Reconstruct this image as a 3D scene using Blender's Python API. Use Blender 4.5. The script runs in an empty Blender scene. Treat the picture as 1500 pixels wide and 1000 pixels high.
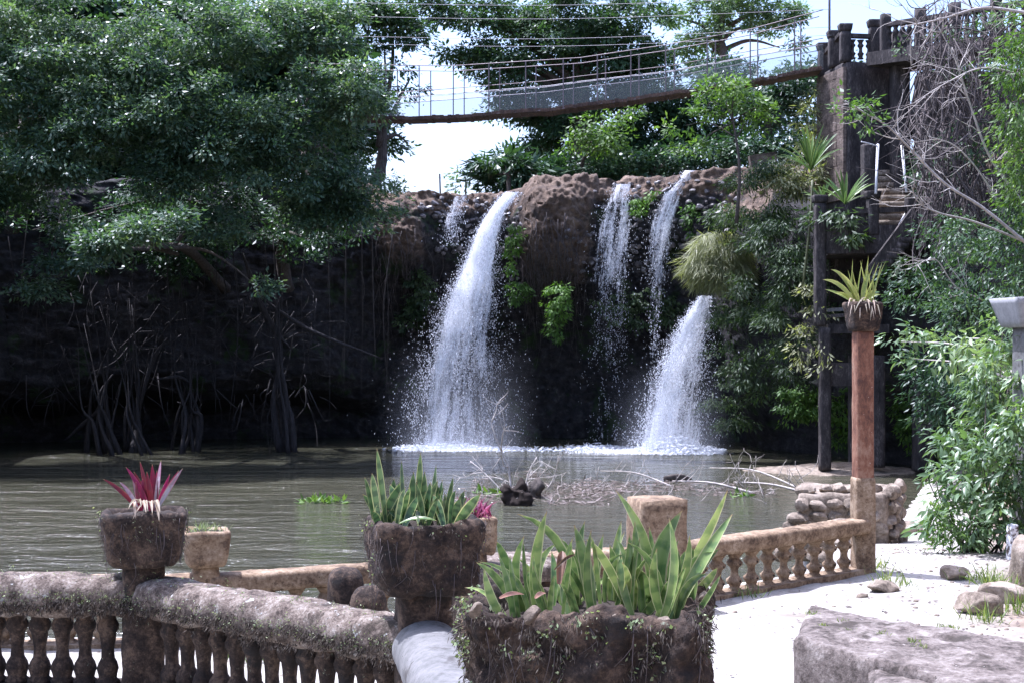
import bpy, math
import numpy as np
from mathutils import Vector

# ------------------------------------------------------------------ camera, sky, sun, exposure
SC = bpy.context.scene
COL = SC.collection
F = 2061.0                      # focal length in photograph pixels (1500 wide)
CAMZ = 5.2                      # eye height above the pool's water

cam_d = bpy.data.cameras.new('camera')
cam_d.sensor_width = 36.0
cam_d.lens = 36.0 * F / 1500.0
cam_d.clip_start = 0.1
cam_d.clip_end = 6000
cam = bpy.data.objects.new('camera', cam_d)
COL.objects.link(cam)
cam.location = (0, 0, CAMZ)
cam.rotation_euler = (math.radians(90), 0, 0)
SC.camera = cam

SUN_EL = math.radians(68)
SUN_AZ = math.atan2(-0.8, 0.45)          # compass angle from +Y towards +X: sun stands behind the falls, to the left
sx_, sy_, sz_ = (math.sin(SUN_AZ) * math.cos(SUN_EL), math.cos(SUN_AZ) * math.cos(SUN_EL), math.sin(SUN_EL))
world = bpy.data.worlds.new('World')
SC.world = world
world.use_nodes = True
wn = world.node_tree
sky = wn.nodes.new('ShaderNodeTexSky')
sky.sky_type = 'NISHITA'
sky.sun_disc = False
sky.sun_elevation = SUN_EL
sky.sun_rotation = SUN_AZ
sky.air_density = 1.0
sky.dust_density = 3.4
sky.ozone_density = 0.5
wn.links.new(sky.outputs[0], wn.nodes['Background'].inputs[0])
wn.nodes['Background'].inputs[1].default_value = 0.15

sun_d = bpy.data.lights.new('sun', 'SUN')
sun_d.energy = 4.0
sun_d.angle = math.radians(0.5)
sun_d.color = (1.0, 0.97, 0.93)
sun = bpy.data.objects.new('sun', sun_d)
COL.objects.link(sun)
sun.rotation_euler = Vector((sx_, sy_, sz_)).to_track_quat('Z', 'Y').to_euler()
sun.location = (-20, 30, 60)

SC.view_settings.view_transform = 'Standard'
SC.view_settings.look = 'None'
SC.view_settings.gamma = 1.0
SC.view_settings.use_curve_mapping = False
SC.view_settings.exposure = 1.33
SC.view_settings.use_white_balance = True          # the photograph's cool, slightly magenta white balance
SC.view_settings.white_balance_temperature = 5550
SC.view_settings.white_balance_tint = 20
SC.cycles.max_bounces = 8
SC.cycles.diffuse_bounces = 5
SC.cycles.glossy_bounces = 2
SC.cycles.transmission_bounces = 3
SC.cycles.transparent_max_bounces = 12
SC.cycles.caustics_reflective = False
SC.cycles.caustics_refractive = False

# ------------------------------------------------------------------ helpers
rng = np.random.default_rng(7)
ORG = {}


def P(px, py, d):
    return np.array([(px - 750.0) / F * d, d, CAMZ - (py - 500.0) / F * d])


def XY(px, d):
    return (px - 750.0) / F * d, d


def _h(ix, iy, iz, seed):
    n = (ix * 374761393 + iy * 668265263 + iz * 1274126177 + seed * 974634221) & 0xffffffff
    n = ((n ^ (n >> 13)) * 1274126177) & 0xffffffff
    n = n ^ (n >> 16)
    return (n & 0xffff) / 65535.0


def vnoise(p, seed=0):
    p = np.asarray(p, float)
    i = np.floor(p).astype(np.int64)
    f = p - i
    u = f * f * (3 - 2 * f)
    r = 0
    for dx in (0, 1):
        wx = u[:, 0] if dx else 1 - u[:, 0]
        for dy in (0, 1):
            wy = u[:, 1] if dy else 1 - u[:, 1]
            for dz in (0, 1):
                wz = u[:, 2] if dz else 1 - u[:, 2]
                r = r + wx * wy * wz * _h(i[:, 0] + dx, i[:, 1] + dy, i[:, 2] + dz, seed)
    return r * 2 - 1


def fbm(p, octv=4, seed=0):
    p = np.asarray(p, float)
    a, r, t = 1.0, 0, 0
    for k in range(octv):
        r = r + a * vnoise(p * (2.03 ** k), seed + k * 17)
        t += a
        a *= 0.55
    return r / t


def sstep(a, b, x):
    t = np.clip((x - a) / (b - a), 0, 1)
    return t * t * (3 - 2 * t)


def fast_mesh(name, V, Fc):
    """V (n,3) float, Fc (m,k) int uniform faces, or a list of faces"""
    me = bpy.data.meshes.new(name)
    V = np.asarray(V, dtype=np.float32)
    if isinstance(Fc, np.ndarray) and Fc.ndim == 2:
        m, k = Fc.shape
        me.vertices.add(len(V))
        me.vertices.foreach_set('co', V.ravel())
        me.loops.add(m * k)
        me.loops.foreach_set('vertex_index', Fc.astype(np.int32).ravel())
        me.polygons.add(m)
        me.polygons.foreach_set('loop_start', np.arange(0, m * k, k, dtype=np.int32))
        try:
            me.polygons.foreach_set('loop_total', np.full(m, k, dtype=np.int32))
        except Exception:
            pass
        me.update(calc_edges=True)
    else:
        me.from_pydata([tuple(v) for v in V], [], [tuple(int(i) for i in f) for f in Fc])
        me.update()
    return me


def shade_smooth(me, sharp=None):
    me.polygons.foreach_set('use_smooth', np.ones(len(me.polygons), dtype=bool))
    if sharp:
        me.set_sharp_from_angle(angle=math.radians(sharp))


def tag(o, label=None, cat=None, group=None, kind=None):
    if label:
        o['label'] = label
    if cat:
        o['category'] = cat
    if group:
        o['group'] = group
    if kind:
        o['kind'] = kind
    return o


def empty(name, base, label=None, cat=None, group=None, kind=None):
    o = bpy.data.objects.new(name, None)
    COL.objects.link(o)
    o.location = [float(v) for v in base]
    o.empty_display_size = 0.2
    ORG[o] = np.array(base, float)
    return tag(o, label, cat, group, kind)


def mk(name, V, Fc, mat, parent=None, smooth=True, rnd=None, uv=None):
    V = np.asarray(V, float)
    if parent is not None:
        org = ORG[parent]
    else:
        org = np.array([(V[:, 0].min() + V[:, 0].max()) / 2, (V[:, 1].min() + V[:, 1].max()) / 2, V[:, 2].min()])
    me = fast_mesh(name, V - org, Fc)
    if smooth:
        shade_smooth(me)
    if rnd is not None:
        a = me.attributes.new('rnd', 'FLOAT', 'FACE')
        a.data.foreach_set('value', np.asarray(rnd, dtype=np.float32))
    if uv is not None:
        a = me.attributes.new('pat', 'FLOAT_VECTOR', 'POINT')
        a.data.foreach_set('vector', np.asarray(uv, dtype=np.float32).ravel())
    me.materials.append(mat)
    o = bpy.data.objects.new(name, me)
    COL.objects.link(o)
    if parent is not None:
        o.parent = parent
    else:
        o.location = [float(v) for v in org]
    ORG[o] = org
    return o


def inst(name, src, loc, parent=None, rotz=0, scale=(1, 1, 1), rot=None):
    """another object that shares src's mesh, placed at a world point (src mesh is centred on its own origin)"""
    o = bpy.data.objects.new(name, src)
    COL.objects.link(o)
    loc = np.array(loc, float)
    if parent is not None:
        o.parent = parent
        o.location = [float(v) for v in loc - ORG[parent]]
    else:
        o.location = [float(v) for v in loc]
    o.rotation_euler = rot if rot is not None else (0, 0, rotz)
    o.scale = scale
    ORG[o] = loc
    return o


class MB:
    def __init__(self):
        self.V, self.F, self.n = [], [], 0

    def add(self, V, Fc):
        V = np.asarray(V, float)
        for f in Fc:
            self.F.append([int(i) + self.n for i in f])
        self.V.append(V)
        self.n += len(V)
        return self

    def build(self, name, mat, parent=None, smooth=True):
        return mk(name, np.concatenate(self.V), self.F, mat, parent, smooth)


def tube(path, radii, n=6, wob=0.0, seed=0, flat=1.0):
    path = np.asarray(path, float)
    m = len(path)
    radii = np.broadcast_to(np.asarray(radii, float), (m,))
    T = np.gradient(path, axis=0)
    T /= np.linalg.norm(T, axis=1)[:, None] + 1e-9
    ref = np.array([0.31, 0.87, 0.39])
    ref = np.where(np.abs(T @ ref)[:, None] > 0.9, np.array([[0.9, -0.3, 0.3]]), ref[None])
    A = np.cross(T, ref)
    A /= np.linalg.norm(A, axis=1)[:, None] + 1e-9
    B = np.cross(T, A)
    ang = np.linspace(0, 2 * np.pi, n, endpoint=False)
    V = (path[:, None] + radii[:, None, None] * (A[:, None] * np.cos(ang)[None, :, None] + flat * B[:, None] * np.sin(ang)[None, :, None])).reshape(-1, 3)
    if wob:
        V = V + wob * fbm(V * 3.1, 2, seed)[:, None] * np.repeat(radii, n)[:, None] * np.array([[1, 1, 0.4]])
    Fc = []
    for i in range(m - 1):
        for j in range(n):
            Fc.append((i * n + j, i * n + (j + 1) % n, (i + 1) * n + (j + 1) % n, (i + 1) * n + j))
    Fc.append(tuple(range(n))[::-1])
    Fc.append(tuple((m - 1) * n + j for j in range(n)))
    return V, Fc


def spline(pts, m):
    pts = np.asarray(pts, float)
    k = len(pts)
    if k == 2:
        t = np.linspace(0, 1, m)[:, None]
        return pts[0] * (1 - t) + pts[1] * t
    ext = np.vstack([2 * pts[0] - pts[1], pts, 2 * pts[-1] - pts[-2]])
    out = []
    for u in np.linspace(0, k - 1, m):
        i = min(int(u), k - 2)
        t = u - i
        p0, p1, p2, p3 = ext[i:i + 4]
        out.append(0.5 * ((2 * p1) + (-p0 + p2) * t + (2 * p0 - 5 * p1 + 4 * p2 - p3) * t * t + (-p0 + 3 * p1 - 3 * p2 + p3) * t ** 3))
    return np.array(out)


def grid_faces(nu, nv):
    i = np.arange(nu - 1)[:, None] * nv + np.arange(nv - 1)[None]
    i = i.ravel()
    return np.stack([i, i + 1, i + nv + 1, i + nv], 1)


_CUBES = {}


def cube_grid(nx, ny, nz):
    key = (nx, ny, nz)
    if key in _CUBES:
        return _CUBES[key]
    idx, V, Fc = {}, [], []

    def vid(a, b, c):
        k = (a, b, c)
        if k not in idx:
            idx[k] = len(V)
            V.append((2 * a / nx - 1, 2 * b / ny - 1, 2 * c / nz - 1))
        return idx[k]
    for a in range(nx):
        for b in range(ny):
            Fc.append((vid(a, b, nz), vid(a + 1, b, nz), vid(a + 1, b + 1, nz), vid(a, b + 1, nz)))
            Fc.append((vid(a, b + 1, 0), vid(a + 1, b + 1, 0), vid(a + 1, b, 0), vid(a, b, 0)))
    for a in range(nx):
        for c in range(nz):
            Fc.append((vid(a, 0, c), vid(a + 1, 0, c), vid(a + 1, 0, c + 1), vid(a, 0, c + 1)))
            Fc.append((vid(a, ny, c + 1), vid(a + 1, ny, c + 1), vid(a + 1, ny, c), vid(a, ny, c)))
    for b in range(ny):
        for c in range(nz):
            Fc.append((vid(nx, b, c), vid(nx, b + 1, c), vid(nx, b + 1, c + 1), vid(nx, b, c + 1)))
            Fc.append((vid(0, b, c + 1), vid(0, b + 1, c + 1), vid(0, b + 1, c), vid(0, b, c)))
    _CUBES[key] = (np.array(V), np.array(Fc))
    return _CUBES[key]


def rot_z(V, a):
    c, s = math.cos(a), math.sin(a)
    return V @ np.array([[c, s, 0], [-s, c, 0], [0, 0, 1]])


def rbox(size, n, rr, amp=0.0, freq=6.0, seed=0, bottom=1.0, rz=0.0, loc=(0, 0, 0), dish=0.0, rim=0.8, octv=4):
    """rounded, roughened box standing on loc (its base centre); bottom = width of the foot relative to the top"""
    q, Fc = cube_grid(*n)
    half = np.array(size) / 2.0
    rr = min(rr, half.min() * 0.98)
    p = q * half
    inner = np.clip(p, -(half - rr), half - rr)
    d = p - inner
    ln = np.linalg.norm(d, axis=1)[:, None]
    nrm = np.where(ln > 1e-6, d / np.maximum(ln, 1e-6), 0)
    p = inner + nrm * rr
    if dish:
        m = (q[:, 2] > 0.99)
        e = np.maximum(np.abs(q[:, 0]), np.abs(q[:, 1]))
        p[m, 2] -= dish * (1 - sstep(rim - 0.12, rim + 0.03, e[m]))
    t = (q[:, 2] + 1) / 2
    w = bottom + (1 - bottom) * t
    p[:, 0] *= w
    p[:, 1] *= w
    p[:, 2] += half[2]
    p = rot_z(p, rz) + np.array(loc)
    if amp:
        nr = rot_z(nrm, rz)
        p = p + nr * (fbm(p * freq, octv, seed)[:, None] * amp)
    return p, Fc


def box(lo, hi):
    lo, hi = np.array(lo, float), np.array(hi, float)
    V = np.array([[(hi if (i >> k) & 1 else lo)[k] for k in range(3)] for i in range(8)])
    return V, [(0, 2, 3, 1), (4, 5, 7, 6), (0, 1, 5, 4), (2, 6, 7, 3), (0, 4, 6, 2), (1, 3, 7, 5)]


def bar(a, b, w, h):
    """rectangular bar from a to b, w wide (horizontal), h tall"""
    a, b = np.array(a, float), np.array(b, float)
    t = b - a
    t /= np.linalg.norm(t)
    s = np.cross(t, [0, 0, 1.0])
    if np.linalg.norm(s) < 1e-3:
        s = np.array([1.0, 0, 0])
    s /= np.linalg.norm(s)
    u = np.cross(s, t)
    V = []
    for p in (a, b):
        for i, j in ((-1, -1), (1, -1), (1, 1), (-1, 1)):
            V.append(p + s * i * w / 2 + u * j * h / 2)
    return np.array(V), [(0, 3, 2, 1), (4, 5, 6, 7), (0, 1, 5, 4), (1, 2, 6, 5), (2, 3, 7, 6), (3, 0, 4, 7)]


def rock_mesh(seed, n=2, amp=0.22):
    V, Fc = rbox((1, 1, 1), (n, n, n), 0.42, 0, 1, seed)
    V = V - np.array([0, 0, 0.5])
    V = V * (1 + 0.5 * amp * fbm(V * 2.3 + seed * 5.1, 2, seed)[:, None])
    gr = np.random.default_rng(seed + 900)
    for k in range(11):                         # knock flat faces on it
        nn = unit(gr.normal(size=3))
        hgt = gr.uniform(.3, .44)
        e = V @ nn - hgt
        V = V - np.maximum(e, 0)[:, None] * nn
    return V, Fc


# ------------------------------------------------------------------ materials
def new_mat(name):
    m = bpy.data.materials.new(name)
    m.use_nodes = True
    nt = m.node_tree
    return m, nt, nt.nodes['Principled BSDF']


def ramp(nt, fac, stops):
    r = nt.nodes.new('ShaderNodeValToRGB')
    el = r.color_ramp.elements
    el[0].position, el[0].color = stops[0][0], (*stops[0][1], 1)
    el[1].position, el[1].color = stops[-1][0], (*stops[-1][1], 1)
    for p, c in stops[1:-1]:
        e = el.new(p)
        e.color = (*c, 1)
    nt.links.new(fac, r.inputs[0])
    return r.outputs[0]


def noise(nt, scale, detail=6, rough=0.6, vec=None, stretch=None):
    t = nt.nodes.new('ShaderNodeTexNoise')
    t.inputs['Scale'].default_value = scale
    t.inputs['Detail'].default_value = detail
    t.inputs['Roughness'].default_value = rough
    if vec is None:
        g = nt.nodes.new('ShaderNodeNewGeometry')
        vec = g.outputs['Position']
    if stretch:
        mp = nt.nodes.new('ShaderNodeMapping')
        mp.inputs['Scale'].default_value = stretch
        nt.links.new(vec, mp.inputs[0])
        vec = mp.outputs[0]
    nt.links.new(vec, t.inputs['Vector'])
    return t.outputs[0]


def mixc(nt, fac, a, b, mode='MIX'):
    m = nt.nodes.new('ShaderNodeMix')
    m.data_type = 'RGBA'
    m.blend_type = mode
    if isinstance(fac, (int, float)):
        m.inputs[0].default_value = fac
    else:
        nt.links.new(fac, m.inputs[0])
    for s, v in ((6, a), (7, b)):
        if isinstance(v, tuple):
            m.inputs[s].default_value = (*v, 1)
        else:
            nt.links.new(v, m.inputs[s])
    return m.outputs[2]


def bump(nt, bsdf, h, strength, dist):
    b = nt.nodes.new('ShaderNodeBump')
    b.inputs['Strength'].default_value = strength
    b.inputs['Distance'].default_value = dist
    nt.links.new(h, b.inputs['Height'])
    nt.links.new(b.outputs[0], bsdf.inputs['Normal'])


def stone_mat(name, stops, scale, rough=0.9, bscale=None, bstr=0.7, bdist=0.02, patch=None, stretch=None, spec=0.3):
    m, nt, b = new_mat(name)
    fine = noise(nt, scale * 5.5, 6, 0.75, stretch=stretch)
    mm = nt.nodes.new('ShaderNodeMath')
    mm.operation = 'MULTIPLY_ADD'
    nt.links.new(fine, mm.inputs[0])
    mm.inputs[1].default_value = 0.9
    m2 = nt.nodes.new('ShaderNodeMath')
    m2.operation = 'SUBTRACT'
    nt.links.new(noise(nt, scale, 8, 0.65, stretch=stretch), m2.inputs[0])
    m2.inputs[1].default_value = 0.45
    nt.links.new(m2.outputs[0], mm.inputs[2])
    c = ramp(nt, mm.outputs[0], stops)
    if patch:                                   # (scale, lo, hi, colour): patches with edges of their own (moss, lichen, rust)
        for k, (ps, lo, hi, pc) in enumerate(patch):
            f = ramp(nt, noise(nt, ps, 6, 0.7), [(lo, (0, 0, 0)), (hi, (1, 1, 1))])
            c = mixc(nt, f, c, pc)
    nt.links.new(c, b.inputs['Base Color'])
    b.inputs['Roughness'].default_value = rough
    b.inputs['Specular IOR Level'].default_value = spec
    bump(nt, b, noise(nt, bscale or scale * 4, 8, 0.7, stretch=stretch), bstr, bdist)
    return m


def leaf_mat(name, dark, mid, light, rough=0.42, trans=0.3, spec=0.5, tint=(1.3, 1.5, 0.5)):
    m, nt, b = new_mat(name)
    a = nt.nodes.new('ShaderNodeAttribute')
    a.attribute_name = 'rnd'
    c = ramp(nt, a.outputs['Fac'], [(0.0, dark), (0.55, mid), (1.0, light)])
    nt.links.new(c, b.inputs['Base Color'])
    b.inputs['Roughness'].default_value = rough
    b.inputs['Specular IOR Level'].default_value = spec
    t = nt.nodes.new('ShaderNodeBsdfTranslucent')
    nt.links.new(mixc(nt, 1.0, c, tint, 'MULTIPLY'), t.inputs[0])
    ms = nt.nodes.new('ShaderNodeMixShader')
    ms.inputs[0].default_value = trans
    out = nt.nodes['Material Output']
    nt.links.new(b.outputs[0], ms.inputs[1])
    nt.links.new(t.outputs[0], ms.inputs[2])
    nt.links.new(ms.outputs[0], out.inputs[0])
    return m


def plain(name, col, rough=0.6, metal=0.0, vary=0.15, scale=8.0, spec=0.4):
    m, nt, b = new_mat(name)
    lo = tuple(c * (1 - vary) for c in col)
    hi = tuple(min(1, c * (1 + vary)) for c in col)
    nt.links.new(ramp(nt, noise(nt, scale, 5), [(0.3, lo), (0.7, hi)]), b.inputs['Base Color'])
    b.inputs['Roughness'].default_value = rough
    b.inputs['Metallic'].default_value = metal
    b.inputs['Specular IOR Level'].default_value = spec
    return m


M = {}
M['sand'] = stone_mat('sand', [(0.3, (0.24, 0.222, 0.19)), (0.5, (0.34, 0.32, 0.285)), (0.75, (0.43, 0.41, 0.375))], 3.0, 0.95, 40, 0.4, 0.01,
                      patch=[(0.9, 0.54, 0.7, (0.2, 0.175, 0.14)), (9, 0.6, 0.68, (0.16, 0.13, 0.1)), (55, 0.64, 0.69, (0.1, 0.08, 0.06))])
M['bank'] = stone_mat('bank_soil', [(0.3, (0.05, 0.04, 0.03)), (0.6, (0.12, 0.09, 0.065)), (0.8, (0.2, 0.16, 0.12))], 2.0, 0.95, 14, 0.8, 0.03)
M['cliff'] = stone_mat('cliff_rock', [(0.25, (0.06, 0.045, 0.038)), (0.5, (0.125, 0.088, 0.063)), (0.72, (0.23, 0.17, 0.125))], 1.1, 0.9, 5.5, 1.0, 0.12,
                       patch=[(0.5, 0.55, 0.66, (0.055, 0.048, 0.045))])
M['cobble'] = stone_mat('wet_basalt', [(0.3, (0.04, 0.036, 0.037)), (0.7, (0.2, 0.18, 0.175))], 2.5, 0.45, 12, 0.6, 0.03, spec=0.6)
M['mossy'] = stone_mat('mossy_concrete', [(0.3, (0.013, 0.01, 0.009)), (0.5, (0.04, 0.028, 0.021)), (0.7, (0.12, 0.083, 0.058))], 7, 0.95, 55, 1.0, 0.012,
                       patch=[(4.0, 0.56, 0.64, (0.022, 0.019, 0.017)), (26, 0.66, 0.7, (0.22, 0.24, 0.17))])
M['rail'] = stone_mat('lichen_rail', [(0.3, (0.04, 0.03, 0.024)), (0.46, (0.13, 0.1, 0.08)), (0.6, (0.23, 0.19, 0.155)), (0.72, (0.34, 0.3, 0.26))], 9, 0.95, 60, 1.0, 0.012,
                      patch=[(5, 0.53, 0.62, (0.05, 0.04, 0.03)), (11, 0.62, 0.66, (0.42, 0.42, 0.39)), (40, 0.62, 0.66, (0.035, 0.028, 0.02))])
M['ochre'] = stone_mat('ochre_concrete', [(0.3, (0.07, 0.046, 0.029)), (0.47, (0.19, 0.13, 0.08)), (0.6, (0.27, 0.2, 0.13)), (0.74, (0.36, 0.28, 0.2))], 6, 0.9, 45, 0.6, 0.006,
                       patch=[(8, 0.58, 0.66, (0.085, 0.056, 0.036)), (4, 0.64, 0.7, (0.4, 0.34, 0.27)), (50, 0.62, 0.66, (0.06, 0.04, 0.025))])
M['pale'] = stone_mat('pale_concrete', [(0.3, (0.1, 0.1, 0.095)), (0.7, (0.19, 0.185, 0.18))], 5, 0.9, 70, 0.4, 0.004,
                      patch=[(6, 0.56, 0.66, (0.07, 0.065, 0.06)), (40, 0.62, 0.68, (0.05, 0.045, 0.04))])
M['white_block'] = stone_mat('white_concrete', [(0.3, (0.22, 0.22, 0.225)), (0.7, (0.34, 0.34, 0.345))], 4, 0.85, 50, 0.3, 0.004)
M['rust'] = stone_mat('rust_stained_column', [(0.3, (0.09, 0.043, 0.03)), (0.5, (0.2, 0.092, 0.055)), (0.7, (0.29, 0.18, 0.12))], 3.5, 0.8, 40, 0.5, 0.006,
                      patch=[(30, 0.66, 0.7, (0.5, 0.42, 0.36)), (5, 0.64, 0.74, (0.13, 0.07, 0.05))], stretch=(1.6, 1.6, 0.8))
M['old'] = stone_mat('blackened_concrete', [(0.3, (0.022, 0.02, 0.02)), (0.55, (0.06, 0.052, 0.05)), (0.75, (0.16, 0.14, 0.13))], 2.2, 0.92, 12, 0.7, 0.02,
                     stretch=(1.5, 1.5, 0.5))
M['brickish'] = stone_mat('weathered_tower_face', [(0.3, (0.05, 0.04, 0.034)), (0.5, (0.13, 0.1, 0.082)), (0.7, (0.24, 0.19, 0.16))], 1.4, 0.92, 9, 0.7, 0.03, stretch=(1, 1, 1.6))
M['rubble'] = stone_mat('rubble_stone', [(0.3, (0.09, 0.07, 0.052)), (0.5, (0.22, 0.178, 0.135)), (0.72, (0.36, 0.305, 0.245))], 3.0, 0.92, 26, 0.8, 0.02)
M['slab'] = stone_mat('slab_stone', [(0.3, (0.045, 0.037, 0.03)), (0.47, (0.14, 0.115, 0.1)), (0.6, (0.22, 0.19, 0.165)), (0.75, (0.34, 0.3, 0.27))], 4.0, 0.95, 34, 1.0, 0.015,
                      patch=[(2.6, 0.55, 0.64, (0.055, 0.045, 0.036)), (14, 0.66, 0.7, (0.42, 0.39, 0.35)), (45, 0.62, 0.66, (0.03, 0.025, 0.02))])
M['soil'] = plain('potting_soil', (0.03, 0.022, 0.016), 0.95, vary=0.4, scale=40)
M['bark'] = stone_mat('bark', [(0.3, (0.04, 0.032, 0.027)), (0.7, (0.13, 0.11, 0.095))], 4, 0.9, 18, 0.8, 0.03, stretch=(3, 3, 0.6))
M['root'] = stone_mat('pale_root_bark', [(0.3, (0.04, 0.034, 0.033)), (0.7, (0.14, 0.12, 0.115))], 5, 0.85, 22, 0.7, 0.02, stretch=(3, 3, 0.5))
M['dark_root'] = stone_mat('shaded_root_bark', [(0.3, (0.012, 0.011, 0.011)), (0.7, (0.06, 0.053, 0.052))], 5, 0.85, 22, 0.7, 0.02, stretch=(3, 3, 0.5))  # bark colour darkened to imitate the shade under the left trees
M['twig'] = plain('bleached_twig', (0.42, 0.38, 0.34), 0.8, vary=0.35, scale=6)
M['vine'] = plain('dead_vine', (0.085, 0.07, 0.066), 0.9, vary=0.4, scale=4)
M['plank'] = stone_mat('bridge_plank', [(0.3, (0.035, 0.024, 0.021)), (0.7, (0.15, 0.095, 0.07))], 2.2, 0.85, 20, 0.5, 0.01)
M['steel'] = plain('weathered_steel', (0.16, 0.13, 0.135), 0.5, 0.3, 0.3, 5)
M['pipe'] = plain('white_pipe', (0.68, 0.68, 0.7), 0.45, 0.0, 0.1, 5)
M['cable'] = plain('pale_cable', (0.3, 0.29, 0.31), 0.5, 0.3, 0.15, 3)
M['hole_shade'] = plain('rot_and_hole_shade', (0.02, 0.013, 0.009), 0.95)  # stump rot, and the painted darkness inside the baluster holes

M['leaf_fig'] = leaf_mat('fig_leaf', (0.03, 0.064, 0.046), (0.085, 0.145, 0.09), (0.2, 0.26, 0.155), 0.44, 0.36, 0.5)
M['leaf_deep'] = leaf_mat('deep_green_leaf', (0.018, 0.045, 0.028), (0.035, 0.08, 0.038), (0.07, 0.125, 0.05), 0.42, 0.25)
M['leaf_mid'] = leaf_mat('mid_green_leaf', (0.025, 0.06, 0.03), (0.05, 0.1, 0.045), (0.09, 0.15, 0.06), 0.48, 0.3)
M['leaf_bright'] = leaf_mat('bright_green_leaf', (0.05, 0.1, 0.025), (0.11, 0.19, 0.045), (0.2, 0.28, 0.08), 0.5, 0.36)
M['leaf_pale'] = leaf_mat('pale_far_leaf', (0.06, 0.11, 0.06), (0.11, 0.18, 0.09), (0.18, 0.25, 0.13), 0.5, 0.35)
M['leaf_bush'] = leaf_mat('bush_leaf', (0.055, 0.1, 0.045), (0.14, 0.215, 0.1), (0.3, 0.37, 0.2), 0.4, 0.32, 0.55)
M['fern'] = leaf_mat('fern_frond', (0.02, 0.04, 0.017), (0.042, 0.076, 0.028), (0.09, 0.13, 0.05), 0.55, 0.35)
M['moss'] = leaf_mat('hanging_moss', (0.03, 0.07, 0.012), (0.075, 0.16, 0.022), (0.15, 0.26, 0.04), 0.6, 0.35)
M['straw'] = leaf_mat('straw_grass', (0.14, 0.15, 0.075), (0.27, 0.28, 0.15), (0.42, 0.42, 0.27), 0.55, 0.35)
M['grass'] = leaf_mat('path_grass', (0.07, 0.11, 0.03), (0.15, 0.2, 0.06), (0.3, 0.32, 0.12), 0.5, 0.35)
M['fibre'] = leaf_mat('moss_fibre', (0.03, 0.024, 0.02), (0.07, 0.055, 0.045), (0.16, 0.14, 0.11), 0.9, 0.1, 0.2, (1, 1, 1))
M['lichen'] = leaf_mat('lichen_leaflet', (0.12, 0.16, 0.08), (0.24, 0.3, 0.15), (0.42, 0.46, 0.28), 0.7, 0.2, 0.3)
M['drywood'] = leaf_mat('dry_litter', (0.06, 0.045, 0.038), (0.16, 0.125, 0.105), (0.36, 0.31, 0.29), 0.8, 0.15, 0.3, (1, 1, 1))
M['purple'] = leaf_mat('purple_leaf', (0.1, 0.012, 0.035), (0.25, 0.035, 0.1), (0.42, 0.16, 0.26), 0.4, 0.3, 0.5, (1.2, 1, 1))


def blade_mat(name, base, band, edge, edge_w=0.8, bands=30.0, trans=0.25, rough=0.35, tip=(0.3, 0.22, 0.1)):
    """strap leaf: colour bands along it and a paler margin (pat.x = across -1..1, pat.y = along 0..1)"""
    m, nt, b = new_mat(name)
    a = nt.nodes.new('ShaderNodeAttribute')
    a.attribute_name = 'pat'
    sep = nt.nodes.new('ShaderNodeSeparateXYZ')
    nt.links.new(a.outputs['Vector'], sep.inputs[0])
    w = nt.nodes.new('ShaderNodeMath')
    w.operation = 'SINE'
    mu = nt.nodes.new('ShaderNodeMath')
    mu.operation = 'MULTIPLY_ADD'
    nz = noise(nt, 30, 3)
    nt.links.new(sep.outputs[1], mu.inputs[0])
    mu.inputs[1].default_value = bands
    ns = nt.nodes.new('ShaderNodeMath')
    ns.operation = 'MULTIPLY'
    nt.links.new(nz, ns.inputs[0])
    ns.inputs[1].default_value = 7.0
    nt.links.new(ns.outputs[0], mu.inputs[2])
    nt.links.new(mu.outputs[0], w.inputs[0])
    mr = nt.nodes.new('ShaderNodeMapRange')
    mr.inputs[1].default_value = -0.4
    mr.inputs[2].default_value = 0.9
    nt.links.new(w.outputs[0], mr.inputs[0])
    c = mixc(nt, mr.outputs[0], base, band)
    ab = nt.nodes.new('ShaderNodeMath')
    ab.operation = 'ABSOLUTE'
    nt.links.new(sep.outputs[0], ab.inputs[0])
    er = ramp(nt, ab.outputs[0], [(edge_w - 0.04, (0, 0, 0)), (edge_w + 0.04, (1, 1, 1))])
    c = mixc(nt, er, c, edge)
    oi = nt.nodes.new('ShaderNodeObjectInfo')          # every leaf a little different
    hs = nt.nodes.new('ShaderNodeHueSaturation')
    mv = nt.nodes.new('ShaderNodeMapRange'); mv.inputs[3].default_value = 0.6; mv.inputs[4].default_value = 1.35
    nt.links.new(oi.outputs['Random'], mv.inputs[0])
    nt.links.new(mv.outputs[0], hs.inputs['Value'])
    mh = nt.nodes.new('ShaderNodeMapRange'); mh.inputs[3].default_value = 0.515; mh.inputs[4].default_value = 0.475
    nt.links.new(oi.outputs['Random'], mh.inputs[0])
    nt.links.new(mh.outputs[0], hs.inputs['Hue'])
    nt.links.new(c, hs.inputs['Color'])
    tipf = ramp(nt, sep.outputs[1], [(0.94, (0, 0, 0)), (0.985, (1, 1, 1))])
    c = mixc(nt, tipf, hs.outputs['Color'], tip)
    blot = ramp(nt, noise(nt, 60, 4, .7), [(0.66, (0, 0, 0)), (0.72, (.8, .8, .8))])
    c = mixc(nt, blot, c, tip)
    nt.links.new(c, b.inputs['Base Color'])
    b.inputs['Roughness'].default_value = rough
    t = nt.nodes.new('ShaderNodeBsdfTranslucent')
    nt.links.new(c, t.inputs[0])
    ms = nt.nodes.new('ShaderNodeMixShader')
    ms.inputs[0].default_value = trans
    nt.links.new(b.outputs[0], ms.inputs[1])
    nt.links.new(t.outputs[0], ms.inputs[2])
    nt.links.new(ms.outputs[0], nt.nodes['Material Output'].inputs[0])
    return m


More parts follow.
